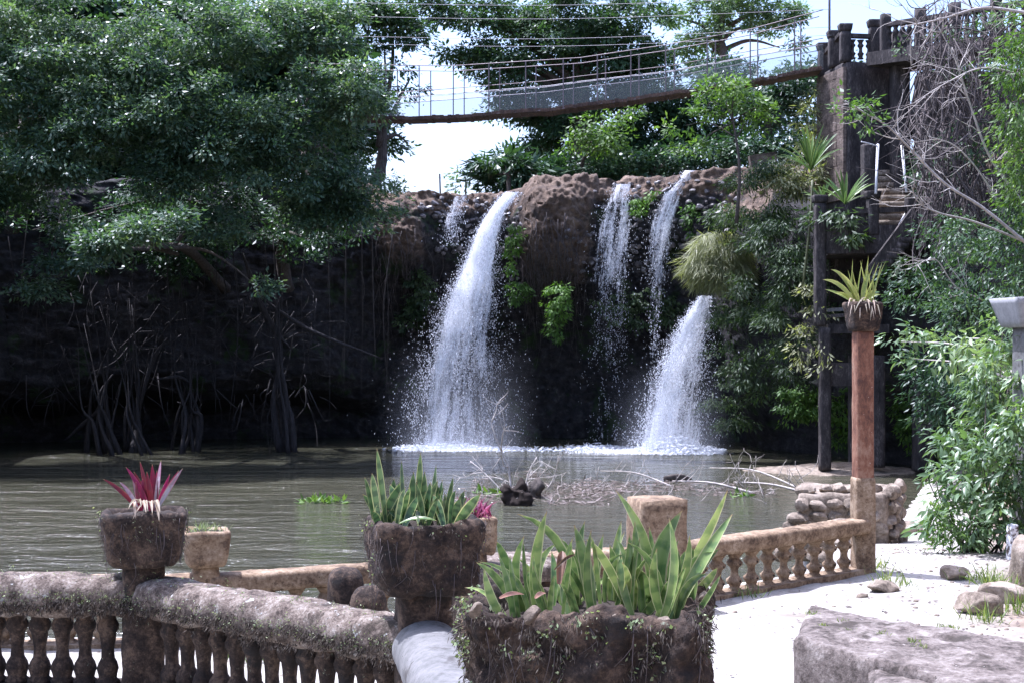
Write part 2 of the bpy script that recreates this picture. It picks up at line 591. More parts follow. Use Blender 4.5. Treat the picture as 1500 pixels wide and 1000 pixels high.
M['snake'] = blade_mat('snake_plant_leaf', (0.2, 0.29, 0.085), (0.11, 0.19, 0.055), (0.4, 0.43, 0.2), 0.86, 34, 0.25, 0.26)
M['snake_dark'] = blade_mat('small_snake_plant_leaf', (0.09, 0.17, 0.055), (0.04, 0.085, 0.03), (0.34, 0.38, 0.15), 0.8, 30)
M['red_blade'] = blade_mat('red_strap_leaf', (0.2, 0.01, 0.025), (0.12, 0.006, 0.025), (0.26, 0.03, 0.05), 0.88, 6, 0.4, 0.3)
M['white_blade'] = blade_mat('silver_strap_leaf', (0.5, 0.45, 0.46), (0.36, 0.22, 0.26), (0.4, 0.1, 0.14), 0.85, 6, 0.3, 0.3)
M['lime_blade'] = blade_mat('lime_strap_leaf', (0.32, 0.38, 0.1), (0.24, 0.31, 0.07), (0.4, 0.42, 0.16), 0.9, 10, 0.35, 0.4)
M['dry_blade'] = blade_mat('dry_strap_leaf', (0.42, 0.36, 0.26), (0.32, 0.25, 0.16), (0.45, 0.4, 0.3), 0.9, 8, 0.25, 0.6)
M['cordy'] = blade_mat('green_sword_leaf', (0.13, 0.24, 0.05), (0.09, 0.18, 0.04), (0.26, 0.33, 0.1), 0.85, 6, 0.35, 0.35)
M['dead_leaf'] = blade_mat('dead_brown_leaf', (0.2, 0.12, 0.065), (0.11, 0.065, 0.038), (0.28, 0.2, 0.13), 0.9, 8, 0.3, 0.5)

# falling water: bright foam, slightly see-through
m, nt, b = new_mat('falling_water')
b.inputs['Base Color'].default_value = (0.9, 0.92, 0.96, 1)
b.inputs['Roughness'].default_value = 0.35
t = nt.nodes.new('ShaderNodeBsdfTranslucent')
t.inputs[0].default_value = (0.88, 0.91, 0.97, 1)
ms = nt.nodes.new('ShaderNodeMixShader')
ms.inputs[0].default_value = 0.5
nt.links.new(b.outputs[0], ms.inputs[1])
nt.links.new(t.outputs[0], ms.inputs[2])
nt.links.new(ms.outputs[0], nt.nodes['Material Output'].inputs[0])
M['fall'] = m

# wire netting, far too fine to show single wires at this distance
m, nt, b = new_mat('wire_netting')
b.inputs['Base Color'].default_value = (0.3, 0.33, 0.32, 1)
b.inputs['Roughness'].default_value = 0.6
tr = nt.nodes.new('ShaderNodeBsdfTransparent')
ms = nt.nodes.new('ShaderNodeMixShader')
ms.inputs[0].default_value = 0.17
nt.links.new(tr.outputs[0], ms.inputs[1])
nt.links.new(b.outputs[0], ms.inputs[2])
nt.links.new(ms.outputs[0], nt.nodes['Material Output'].inputs[0])
M['net'] = m

# pool water: murky olive, rippled
m, nt, b = new_mat('pool_water')
c = ramp(nt, noise(nt, 0.16, 4), [(0.3, (0.042, 0.042, 0.027)), (0.7, (0.064, 0.062, 0.04))])
nt.links.new(c, b.inputs['Base Color'])
b.inputs['Roughness'].default_value = 0.09
b.inputs['IOR'].default_value = 1.33
r1 = noise(nt, 1.0, 4, 0.6, stretch=(1.9, 2.9, 1))
r2 = noise(nt, 1.0, 2, 0.5, stretch=(0.35, 0.9, 1))
r3 = noise(nt, 1.0, 2, 0.5, stretch=(6, 9, 1))
ad = nt.nodes.new('ShaderNodeMath')
ad.operation = 'MULTIPLY_ADD'
nt.links.new(r2, ad.inputs[0])
ad.inputs[1].default_value = 2.2
nt.links.new(r1, ad.inputs[2])
ad2 = nt.nodes.new('ShaderNodeMath')
ad2.operation = 'MULTIPLY_ADD'
nt.links.new(r3, ad2.inputs[0])
ad2.inputs[1].default_value = 0.22
nt.links.new(ad.outputs[0], ad2.inputs[2])
bump(nt, b, ad2.outputs[0], 1.0, 0.17)
M['water'] = m


# ------------------------------------------------------------------ foliage
def unit(a):
    return a / (np.linalg.norm(a, axis=-1, keepdims=True) + 1e-9)


def rdir(g, n):
    return unit(g.normal(size=(n, 3)))


def kite_leaves(C, D, N, L, W, fold=0.15):
    """C base points, D unit long axes, N approx normals -> V, quads"""
    S = unit(np.cross(D, N))
    N2 = np.cross(S, D)
    L = np.broadcast_to(L, (len(C),))[:, None]
    W = np.broadcast_to(W, (len(C),))[:, None]
    mid = C + D * L * 0.45
    V = np.stack([C, mid + S * W * 0.5 - N2 * W * fold, C + D * L, mid - S * W * 0.5 - N2 * W * fold], 1).reshape(-1, 3)
    k = np.arange(len(C))[:, None] * 4
    return V, k + np.array([[0, 1, 2, 3]])


def long_leaves(C, D, N, L, W, droop=0.25):
    """pointed leaf with a midrib fold and a drooping tip: 8 verts, 4 quads-ish tris -> uses quads (3 along x 2)"""
    S = unit(np.cross(D, N))
    N2 = np.cross(S, D)
    n = len(C)
    L = np.broadcast_to(L, (n,))[:, None]
    W = np.broadcast_to(W, (n,))[:, None]
    p1 = C + D * L * 0.33
    p2 = C + D * L * 0.68 - N2 * L * droop * 0.3
    tip = C + D * L * 0.97 - N2 * L * droop
    V = np.stack([C, p1 + S * W * 0.5, p1 - N2 * W * 0.14, p1 - S * W * 0.5, p2 + S * W * 0.36, p2 - N2 * W * 0.1, p2 - S * W * 0.36, tip], 1).reshape(-1, 3)
    k = np.arange(n)[:, None, None] * 8
    T = np.array([[0, 1, 2], [0, 2, 3], [1, 4, 2], [4, 5, 2], [2, 5, 3], [5, 6, 3], [4, 7, 5], [5, 7, 6]])[None]
    return V, (k + T).reshape(-1, 3)


def crown_leaves(g, blobs, per_m2, leaf, clump_r, per_clump, droop=0.35, shell=0.5, flat=0.6, bough=0.0):
    """blobs: (centre, radii) list. Returns leaf base points, axes, normals, per-leaf random shade"""
    CC, OUT, CR = [], [], []
    for c, r in blobs:
        r = np.broadcast_to(np.array(r, float), (3,))
        area = 4 * math.pi * ((r[0] * r[1]) ** 1.6 / 3 + (r[0] * r[2]) ** 1.6 / 3 + (r[1] * r[2]) ** 1.6 / 3) ** (1 / 1.6)
        k = max(3, int(area * per_m2 / per_clump))
        d = rdir(g, k)
        rad = shell + (1 - shell) * g.random(k) ** 0.6
        jit = 1 + 0.22 * fbm(d * 2.2 + c[0] * 3.7, 3, 5)
        CC.append(c + d * r * (rad * jit)[:, None])
        OUT.append(d)
        CR.append(np.full(k, clump_r))
    CC, OUT, CR = np.concatenate(CC), np.concatenate(OUT), np.concatenate(CR)
    if bough:                                   # gather the clumps into flattened boughs, lit above and open below
        kb = max(4, len(CC) // 14)
        sel = g.permutation(len(CC))[:kb]
        bc, bo = CC[sel], OUT[sel]
        own = g.integers(kb, size=len(CC))
        dd = rdir(g, len(CC))
        dd[:, 2] = np.abs(dd[:, 2]) * 0.9 - 0.25
        br_ = bough * (0.6 + 0.7 * g.random(kb))[own]
        CC = bc[own] + dd * (br_ * (0.55 + 0.45 * g.random(len(CC))))[:, None] * np.array([1, 1, 0.8])
        OUT = unit(dd + 0.4 * bo[own])
    k = len(CC)
    CR = CR * (0.6 + 0.8 * g.random(k))
    tone = np.clip(0.5 + 0.9 * fbm(CC * 0.55, 2, 91) + 0.25 * g.normal(size=k), 0, 1)
    idx = np.repeat(np.arange(k), per_clump)
    n = len(idx)
    off = rdir(g, n) * (g.random(n) ** 0.5)[:, None]
    axis = unit(OUT * np.array([1, 1, 0.3]) + 0.5 * g.normal(size=(k, 3)))
    pos = CC[idx] + off * CR[idx][:, None] * np.array([1, 1, flat]) + axis[idx] * (g.random(n) * 0.7)[:, None] * CR[idx][:, None]
    pos[:, 2] -= 0.35 * (np.linalg.norm(off[:, :2], axis=1) ** 2) * CR[idx]
    D = unit(off * np.array([1, 1, 0.4]) + 0.6 * axis[idx] + g.normal(size=(n, 3)) * 0.35 - np.array([0, 0, droop]))
    N = unit(np.array([0, 0, 1.0]) + 0.3 * OUT[idx] + g.normal(size=(n, 3)) * 0.45)
    shade = np.clip(0.55 * tone[idx] + 0.45 * g.random(n), 0, 1)
    return pos, D, N, shade


def crown(name, parent, blobs, mat, per_m2=60, leaf=0.26, wid=0.42, clump_r=0.55, per_clump=26, droop=0.35, shell=0.5, seed=1, flat=0.6, kind=None, fine=False, bough=0.0):
    g = np.random.default_rng(seed)
    pos, D, N, sh = crown_leaves(g, blobs, per_m2, leaf, clump_r, per_clump, droop, shell, flat, bough)
    L = leaf * (0.55 + 0.9 * g.random(len(pos)))
    if fine:
        V, Fc = long_leaves(pos, D, N, L, L * wid)
        sh = np.repeat(sh, 8)
    else:
        V, Fc = kite_leaves(pos, D, N, L, L * wid)
    o = mk(name, V, Fc, mat, parent, smooth=False, rnd=sh)
    if kind:
        o['kind'] = kind
    return o


def limbs(parent, base, top, blobs, r0, mat, g, name='limb', maxn=10):
    top = np.array(top, float)
    for c, r in blobs[:maxn]:
        c = np.array(c)
        r = np.broadcast_to(np.array(r, float), (3,))
        st = base + (top - base) * (0.55 + 0.45 * g.random())
        mid = (st + c) / 2 + np.array([0, 0, 0.12 * np.linalg.norm(c - st)]) + g.normal(size=3) * 0.2
        end = c + r * g.normal(size=3) * 0.15
        p = spline([st, mid, end], 9)
        V, Fc = tube(p, np.linspace(r0 * 0.5, r0 * 0.1, 9), 6, 0.25, 3)
        mk(name, V, Fc, mat, parent)


def tree(name, label, base, trunk_top, blobs, mat, group, r0=0.3, seed=1, cat='tree', lean=None, **kw):
    base, trunk_top = np.array(base, float), np.array(trunk_top, float)
    g = np.random.default_rng(seed)
    t = empty(name, base, label, cat, group)
    mid = (base + trunk_top) / 2 + g.normal(size=3) * 0.25
    if lean is not None:
        mid = np.array(lean)
    V, Fc = tube(spline([base - np.array([0, 0, 0.8]), mid, trunk_top], 12), np.linspace(r0 * 1.25, r0 * 0.6, 12), 9, 0.3, seed)
    mk('trunk', V, Fc, M['bark'], t)
    limbs(t, base + (trunk_top - base) * 0.3, trunk_top, blobs, r0, M['bark'], g)
    crown('crown', t, blobs, mat, seed=seed, **kw)
    return t


def B(px, py, d, rpx, rpy=None, rd=None):
    """a foliage mass centred on a point of the place; radii from its apparent size"""
    s = d / F
    rx = rpx * s
    rz = (rpy if rpy else rpx * 0.8) * s
    return (P(px, py, d), (rx, rd if rd else rx * 0.9, rz))


def worley(p, seed=0):
    """distance to the nearest scattered cell point"""
    p = np.asarray(p, float)
    i = np.floor(p).astype(np.int64)
    best = np.full(len(p), 9.0)
    for dx in (-1, 0, 1):
        for dy in (-1, 0, 1):
            for dz in (-1, 0, 1):
                c = i + np.array([dx, dy, dz])
                q = c + np.stack([_h(c[:, 0], c[:, 1], c[:, 2], seed + s_) for s_ in (1, 2, 3)], 1)
                best = np.minimum(best, np.linalg.norm(q - p, axis=1))
    return best


# thin falling sheets of water: white where the water is dense, open between the threads
def veil_mat():
    m, nt, b = new_mat('water_veil')
    b.inputs['Base Color'].default_value = (0.92, 0.94, 0.97, 1)
    b.inputs['Roughness'].default_value = 0.5
    t = nt.nodes.new('ShaderNodeBsdfTranslucent')
    t.inputs[0].default_value = (0.92, 0.94, 0.97, 1)
    ms = nt.nodes.new('ShaderNodeMixShader')
    ms.inputs[0].default_value = 0.5
    nt.links.new(b.outputs[0], ms.inputs[1])
    nt.links.new(t.outputs[0], ms.inputs[2])
    a = nt.nodes.new('ShaderNodeAttribute'); a.attribute_name = 'pat'
    d = nt.nodes.new('ShaderNodeAttribute'); d.attribute_name = 'den'
    n1 = noise(nt, 1.0, 4, 0.65, vec=a.outputs['Vector'], stretch=(3.6, 0.42, 7.3))      # threads
    n2 = noise(nt, 1.0, 3, 0.7, vec=a.outputs['Vector'], stretch=(15, 8.0, 5.1))         # spray
    def math_(op, x, y):
        k = nt.nodes.new('ShaderNodeMath'); k.operation = op
        for s_, v in ((0, x), (1, y)):
            if isinstance(v, (int, float)): k.inputs[s_].default_value = v
            else: nt.links.new(v, k.inputs[s_])
        return k.outputs[0]
    s = math_('ADD', math_('MULTIPLY', n1, 1.9), math_('MULTIPLY', n2, 1.2))             # about 1.0
    s = math_('ADD', math_('SUBTRACT', s, 2.1), d.outputs['Fac'])
    r = nt.nodes.new('ShaderNodeMapRange')
    r.inputs[1].default_value = 0.0; r.inputs[2].default_value = 0.4; r.inputs[3].default_value = 0.0; r.inputs[4].default_value = 0.95
    nt.links.new(s, r.inputs[0])
    tr = nt.nodes.new('ShaderNodeBsdfTransparent')
    mx = nt.nodes.new('ShaderNodeMixShader')
    nt.links.new(r.outputs[0], mx.inputs[0])
    nt.links.new(tr.outputs[0], mx.inputs[1])
    nt.links.new(ms.outputs[0], mx.inputs[2])
    nt.links.new(mx.outputs[0], nt.nodes['Material Output'].inputs[0])
    return m


M['veil'] = veil_mat()
m, nt, b = new_mat('water_mist')
b.inputs['Base Color'].default_value = (0.9, 0.92, 0.97, 1)
b.inputs['Roughness'].default_value = 1.0
t = nt.nodes.new('ShaderNodeBsdfTranslucent')
t.inputs[0].default_value = (0.9, 0.92, 0.97, 1)
ms = nt.nodes.new('ShaderNodeMixShader')
nt.links.new(b.outputs[0], ms.inputs[1]); nt.links.new(t.outputs[0], ms.inputs[2])
d = nt.nodes.new('ShaderNodeAttribute'); d.attribute_name = 'den'
mu = nt.nodes.new('ShaderNodeMath'); mu.operation = 'MULTIPLY'
nt.links.new(d.outputs['Fac'], mu.inputs[0]); nt.links.new(noise(nt, 1.1, 4), mu.inputs[1])
tr = nt.nodes.new('ShaderNodeBsdfTransparent')
mx = nt.nodes.new('ShaderNodeMixShader')
nt.links.new(mu.outputs[0], mx.inputs[0]); nt.links.new(tr.outputs[0], mx.inputs[1]); nt.links.new(ms.outputs[0], mx.inputs[2])
nt.links.new(mx.outputs[0], nt.nodes['Material Output'].inputs[0])
M['mist'] = m

# ------------------------------------------------------------------ the setting: ground, pool, cliff
SHORE = np.array([(-40, 9.6), (-12, 10.0), (-2.4, 10.95), (-1.1, 11.4), (1.2, 12.6), (3.7, 14.6), (4.4, 17.5), (4.6, 21.6), (6.3, 24.0), (8.2, 30.0), (11.6, 41.5), (15.5, 52.0), (18, 58.0), (30, 62.0)])


def shore_dist(x, y):
    """distance to the water-side edge, positive on the land side"""
    best = np.full(x.shape, 1e9)
    sgn = np.ones(x.shape)
    for (ax, ay), (bx, by) in zip(SHORE[:-1], SHORE[1:]):
        dx, dy = bx - ax, by - ay
        t = np.clip(((x - ax) * dx + (y - ay) * dy) / (dx * dx + dy * dy), 0, 1)
        ex, ey = x - (ax + t * dx), y - (ay + t * dy)
        d = np.hypot(ex, ey)
        s = np.where(dx * (y - ay) - dy * (x - ax) < 0, 1.0, -1.0)
        m = d < best
        best = np.where(m, d, best)
        sgn = np.where(m, s, sgn)
    return best * sgn


def land_z(x, y):
    base = np.interp(y, [-50, 15, 21, 42, 60, 80], [2.95, 2.93, 2.2, 0.12, 0.15, 0.6])
    right = np.maximum(0, x - (0.325 * y + 0.35))
    base = base + 2.6 * sstep(0, 5.5, right) + 0.25 * sstep(0, 0.8, right) + 9.5 * sstep(4, 16, right)
    return base


def ground_z(x, y):
    x, y = np.asarray(x, float), np.asarray(y, float)
    d = shore_dist(x, y)
    lz = land_z(x, y)
    n = fbm(np.stack([x * 0.9, y * 0.9, x * 0], -1).reshape(-1, 3), 4, 3).reshape(x.shape)
    n2 = fbm(np.stack([x * 4, y * 4, x * 0], -1).reshape(-1, 3), 3, 9).reshape(x.shape)
    lz = lz + 0.05 * n + 0.012 * n2
    w = sstep(-1.3, 0.0, d)
    z = lz * w + (-2.2) * (1 - w)
    far = sstep(150, 400, np.hypot(x, y - 30))
    return z * (1 - far) + (-2.2) * far


gx = np.concatenate([[-3000, -1200, -500, -200, -100, -60, -40, -28], np.arange(-20, -6, 0.8), np.arange(-6, 9, 0.11), np.arange(9, 30, 0.4), [32, 36, 42, 60, 100, 200, 500, 1200, 3000]])
gy = np.concatenate([[-3000, -800, -200, -60, -25], np.arange(-12, 5, 1.0), np.arange(5, 19, 0.11), np.arange(19, 44, 0.25), np.arange(44, 66, 0.6), [68, 72, 80, 95, 120, 200, 500, 1200, 3000]])
GX, GY = np.meshgrid(gx, gy, indexing='ij')
GZ = ground_z(GX, GY)
gv = np.stack([GX, GY, GZ], -1).reshape(-1, 3)
ground = mk('ground', gv, grid_faces(len(gx), len(gy))[:, ::-1], M['sand'])
ground['kind'] = 'structure'
# soil on the steep right bank, sand on the trodden path
mtx = M['sand']
nt = mtx.node_tree
gpos = nt.nodes.new('ShaderNodeNewGeometry')
sepp = nt.nodes.new('ShaderNodeSeparateXYZ')
nt.links.new(gpos.outputs['Position'], sepp.inputs[0])
ma = nt.nodes.new('ShaderNodeMath'); ma.operation = 'MULTIPLY_ADD'
nt.links.new(sepp.outputs[1], ma.inputs[0]); ma.inputs[1].default_value = -0.315; nt.links.new(sepp.outputs[0], ma.inputs[2])
wob = nt.nodes.new('ShaderNodeMath'); wob.operation = 'MULTIPLY_ADD'
nt.links.new(noise(nt, 1.2, 5), wob.inputs[0]); wob.inputs[1].default_value = 1.6; nt.links.new(ma.outputs[0], wob.inputs[2])
fsoil = ramp(nt, wob.outputs[0], [(0.0, (0, 0, 0)), (1.0, (1, 1, 1))])
mr = nt.nodes.new('ShaderNodeMapRange'); mr.inputs[1].default_value = 0.8; mr.inputs[2].default_value = 1.5
nt.links.new(wob.outputs[0], mr.inputs[0])
bs = nt.nodes['Principled BSDF']
old = bs.inputs['Base Color'].links[0].from_socket
soilc = ramp(nt, noise(nt, 2.5, 7), [(0.3, (0.1, 0.075, 0.055)), (0.7, (0.26, 0.2, 0.15))])
nt.links.new(mixc(nt, mr.outputs[0], old, soilc), bs.inputs['Base Color'])


def gz1(x, y):
    return float(ground_z(np.array([x]), np.array([y]))[0])


def on_ground(px, d):
    x, y = XY(px, d)
    return np.array([x, y, gz1(x, y)])


# pool
wx = np.linspace(-75, 60, 60)
wy = np.linspace(4, 90, 50)
WX, WY = np.meshgrid(wx, wy, indexing='ij')
water = mk('water', np.stack([WX, WY, 0 * WX], -1).reshape(-1, 3), grid_faces(60, 50)[:, ::-1], M['water'])
water['kind'] = 'structure'

# cliff round the far side of the pool
K_PX = [-420, -300, -150, 0, 300, 500, 620, 760, 900, 1000, 1060, 1130, 1200, 1330, 1480, 1650, 1850]
K_D = [34, 48, 62, 68, 71, 72.5, 73, 73, 72.5, 71, 68.5, 65, 62, 57, 50, 42, 30]
T_PX = [-420, -200, 0, 480, 520, 560, 600, 640, 700, 745, 775, 790, 830, 880, 950, 1010, 1080, 1150, 1200, 1300, 1400, 1500, 1850]
T_PY = [230, 255, 268, 268, 264, 276, 284, 284, 279, 284, 268, 262, 259, 268, 262, 253, 240, 236, 230, 215, 200, 190, 170]


def face_d(px):
    return np.interp(px, K_PX, K_D)


def top_z(px):
    d = face_d(px)
    return CAMZ - (np.interp(px, T_PX, T_PY) - 500) / F * d


TF = np.array([0, .2, .42, .58, .8, .94, 1]), np.array([-3.6, -3.6, -2.6, -.6, .7, .7, 0])
TL = np.array([0, .16, .23, .3, .6, .9, 1]), np.array([-4.5, -4.2, -.2, 1.3, .3, 0, -.6])
TR = np.array([0, .12, .3, .6, .85, 1]), np.array([-1.8, -1.5, .3, .6, -.4, -2.0])


def face_off(px, t):
    t = np.clip(t + (t > .02) * .05 * vnoise(np.stack([np.asarray(px, float).ravel() * .013, 0 * np.asarray(px, float).ravel(), 0 * np.asarray(px, float).ravel()], 1), 3).reshape(np.shape(px)) * (np.asarray(t) < .6), 0, 1)
    wl = 1 - sstep(440, 620, px)
    wr = sstep(1000, 1080, px)
    o = np.interp(t, *TF) * (1 - wl) * (1 - wr) + np.interp(t, *TL) * wl + np.interp(t, *TR) * wr
    # the brown knob between the falls, and the smaller one to its left
    py_ = 650 - t * 390
    o = o + 2.3 * np.exp(-(((px - 815) / 52) ** 2) ** 1.5) * np.exp(-(((py_ - 335) / 88) ** 2) ** 1.5)
    o = o + 1.5 * np.exp(-(((px - 585) / 48) ** 2)) * np.exp(-(((py_ - 335) / 60) ** 2))
    o = o - 1.0 * np.exp(-((px - 735) / 40) ** 2) * sstep(0.5, 0.9, t)
    return o


def face_point(px, t, out=0.0):
    """a point of the place on the cliff face: px fixes the place along the face, t the height (0 water .. 1 lip)"""
    px = np.asarray(px, float)
    t = np.asarray(t, float)
    d = face_d(px)
    zt = top_z(px)
    z = -0.8 + (zt + 0.8) * t
    x = (px - 750) / F * d
    ay = (np.interp(px + 5, K_PX, K_D) - np.interp(px - 5, K_PX, K_D))
    ax = ((px + 5 - 750) * np.interp(px + 5, K_PX, K_D) - (px - 5 - 750) * np.interp(px - 5, K_PX, K_D)) / F
    ln = np.hypot(ax, ay)
    nx, ny = ay / ln, -ax / ln
    o = face_off(px, t) + out
    return np.stack([x + nx * o, d + ny * o, z], -1)


cu = np.concatenate([np.arange(-420, 480, 7.0), np.arange(480, 1100, 2.0), np.arange(1100, 1850, 7.0)])
cv = np.linspace(0, 1, 165)
CU, CVV = np.meshgrid(cu, cv, indexing='ij')
cp = face_point(CU.ravel(), CVV.ravel())
_in = sstep(560, 620, CU.ravel()) * (1 - sstep(1090, 1110, CU.ravel()))
RW = 0.1 + 0.12 * _in * (CVV.ravel() > .55)
RF = np.array([[2.6, 2.6, 3.4]])
_sz = cp[:, 2] * 1.05 + 1.3 * fbm(cp * 0.5, 3, 51)
STR = 0.3 * (_sz - np.floor(_sz)) * (0.5 + 0.5 * vnoise(cp * 0.7, 52))
_sz = (cp[:, 2] * 0.55 + cp[:, 0] * 1.1) + 1.1 * fbm(cp * 0.8, 3, 53)
STR = STR + 0.22 * (_sz - np.floor(_sz)) * (0.5 + 0.5 * vnoise(cp * 0.6, 54)) - .15
base_n = unit(np.stack([0.1 * np.ones(len(cp)), -np.ones(len(cp)), 0.25 * np.ones(len(cp))], 1))
cp = cp + base_n * (0.75 * fbm(cp * 0.45, 4, 21) + 0.45 * (0.35 - np.abs(fbm(cp * np.array([1.3, 1.3, 2.0]), 4, 33))) + 0.16 * fbm(cp * 5.5, 2, 35) - RW * worley(cp * RF, 4) * 0.9 + STR)[:, None]
cp[:, 2] += 0.25 * fbm(cp * 0.8, 3, 5) * (CVV.ravel() > 0.9)
# plateau behind the lip
nback = 14
tops = cp.reshape(len(cu), len(cv), 3)[:, -1]
rows = []
for k in range(1, nback):
    q = (k / (nback - 1)) ** 2 * 70
    w = tops.copy()
    dirn = unit(np.stack([w[:, 0] * 0.25, np.full(len(w), 30.0), np.zeros(len(w))], 1))
    w = w + dirn * q
    w[:, 2] = w[:, 2] + 0.35 * fbm(w * 0.5, 3, 77) - 0.012 * q + 0.12 * min(q, 3)
    rows.append(w)
allp = np.concatenate([cp.reshape(len(cu), len(cv), 3)] + [r[:, None] for r in rows], axis=1)
nv_ = allp.shape[1]
# brown earth on knobs, painted sunlit along the lip; wet rock painted shade-dark elsewhere
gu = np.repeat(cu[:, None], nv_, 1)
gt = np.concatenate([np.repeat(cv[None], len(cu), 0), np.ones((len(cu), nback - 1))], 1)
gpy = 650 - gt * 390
dry = sstep(.87, .97, gt) * sstep(480, 560, gu)  # mask for the sunlight painted on the lip and for the brown earth
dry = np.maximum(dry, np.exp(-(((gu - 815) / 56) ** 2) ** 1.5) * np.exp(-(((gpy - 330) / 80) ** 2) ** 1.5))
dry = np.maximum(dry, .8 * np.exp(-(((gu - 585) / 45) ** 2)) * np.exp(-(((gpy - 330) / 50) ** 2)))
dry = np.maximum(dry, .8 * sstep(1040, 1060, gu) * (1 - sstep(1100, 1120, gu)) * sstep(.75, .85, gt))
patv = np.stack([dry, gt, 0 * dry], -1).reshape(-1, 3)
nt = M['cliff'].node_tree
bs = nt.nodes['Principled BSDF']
sunlit_earth_col = bs.inputs['Base Color'].links[0].from_socket
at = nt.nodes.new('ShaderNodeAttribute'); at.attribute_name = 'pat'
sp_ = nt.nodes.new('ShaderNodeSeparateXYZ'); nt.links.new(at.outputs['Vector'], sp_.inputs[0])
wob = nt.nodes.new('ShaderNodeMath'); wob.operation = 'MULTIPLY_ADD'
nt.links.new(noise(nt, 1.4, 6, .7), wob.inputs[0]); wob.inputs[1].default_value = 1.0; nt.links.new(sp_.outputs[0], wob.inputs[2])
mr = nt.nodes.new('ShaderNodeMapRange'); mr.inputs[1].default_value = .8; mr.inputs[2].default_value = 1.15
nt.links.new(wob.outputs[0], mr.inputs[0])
shaded_wet_col = ramp(nt, noise(nt, 2.2, 8, .7), [(0.3, (0.01, 0.01, 0.011)), (0.55, (0.032, 0.03, 0.031)), (0.78, (0.095, 0.088, 0.086))])  # wet rock, darkened further to paint in shade on the left bank
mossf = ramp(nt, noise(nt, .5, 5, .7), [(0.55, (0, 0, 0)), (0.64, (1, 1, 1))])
shaded_wet_col = mixc(nt, mossf, shaded_wet_col, (0.025, 0.045, 0.015))
nt.links.new(mixc(nt, mr.outputs[0], shaded_wet_col, sunlit_earth_col), bs.inputs['Base Color'])
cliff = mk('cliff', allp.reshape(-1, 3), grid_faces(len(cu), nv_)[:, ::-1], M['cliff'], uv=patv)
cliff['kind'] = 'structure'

# loose wet basalt cobbles that face the rock beside the falls: each a piece of the cliff
g = np.random.default_rng(11)
cob = []
for k in range(6):
    V, Fc = rock_mesh(k + 1, 3, 0.3)
    me = fast_mesh('stone', V, np.asarray(Fc))
    shade_smooth(me, 24)
    me.materials.append(M['cobble'])
    cob.append(me)
spots = []
while len(spots) < 296:
    r = g.random()
    if r < 0.26:
        px, py = g.uniform(612, 730), g.uniform(286, 372)
        if px < 640 and py > 330:
            continue
    elif r < 0.36:
        px, py = g.uniform(735, 768), g.uniform(288, 420)
    else:
        px, py = g.uniform(835, 1065), g.uniform(262, 405)
        if py < 262 + (1065 - px) * 0.06 or (px < 870 and py < 340):
            continue
    if any((px - a) ** 2 + (py - b_) ** 2 < 36 for a, b_ in spots):
        continue
    spots.append((px, py))
for px, py in spots:
    d = float(face_d(px))
    zt = float(top_z(px))
    z = CAMZ - (py - 500) / F * d
    t = min(1.0, (z + 0.8) / (zt + 0.8))
    p = face_point(px, t, 0.0)
    p = p + np.array([0.1, -1, 0.25]) / 1.036 * (0.75 * fbm(p[None] * 0.45, 4, 21) + 0.3 * fbm(p[None] * 1.7, 4, 33))[0]
    s = g.uniform(0.2, 0.42)
    inst('stone', cob[int(g.integers(6))], p, cliff, rot=(g.uniform(-.5, .5), g.uniform(-.4, .4), g.uniform(0, 6.3)), scale=(s * g.uniform(.9, 1.4), s, s * g.uniform(.6, .95)))


# ------------------------------------------------------------------ falling water
def drops(name, parent, pts, L, W, D=None, seed=0, kind='stuff'):
    """stretched four-sided drops"""
    g = np.random.default_rng(seed)
    n = len(pts)
    L = np.broadcast_to(L, (n,))[:, None]
    W = np.broadcast_to(W, (n,))[:, None]
    if D is None:
        D = np.tile(np.array([[0, 0, -1.0]]), (n, 1)) + g.normal(size=(n, 3)) * 0.25
    D = unit(D)
    A = unit(np.cross(D, rdir(g, n)))
    Bv = np.cross(D, A)
    V = np.stack([pts - D * L * 0.5, pts + A * W, pts - A * W * 0.5 + Bv * W * 0.87, pts - A * W * 0.5 - Bv * W * 0.87, pts + D * L * 0.5], 1).reshape(-1, 3)
    k = np.arange(n)[:, None, None] * 5
    T = np.array([[0, 1, 2], [0, 2, 3], [0, 3, 1], [4, 2, 1], [4, 3, 2], [4, 1, 3]])[None]
    o = mk(name, V, (k + T).reshape(-1, 3), M['fall'], parent, smooth=True)
    o['kind'] = kind
    return o


def fall_path(cl, py):
    """cl rows: py, centre px, half width px, depth"""
    cl = np.array(cl, float)
    return [np.interp(py, cl[:, 0], cl[:, k]) for k in (1, 2, 3)]


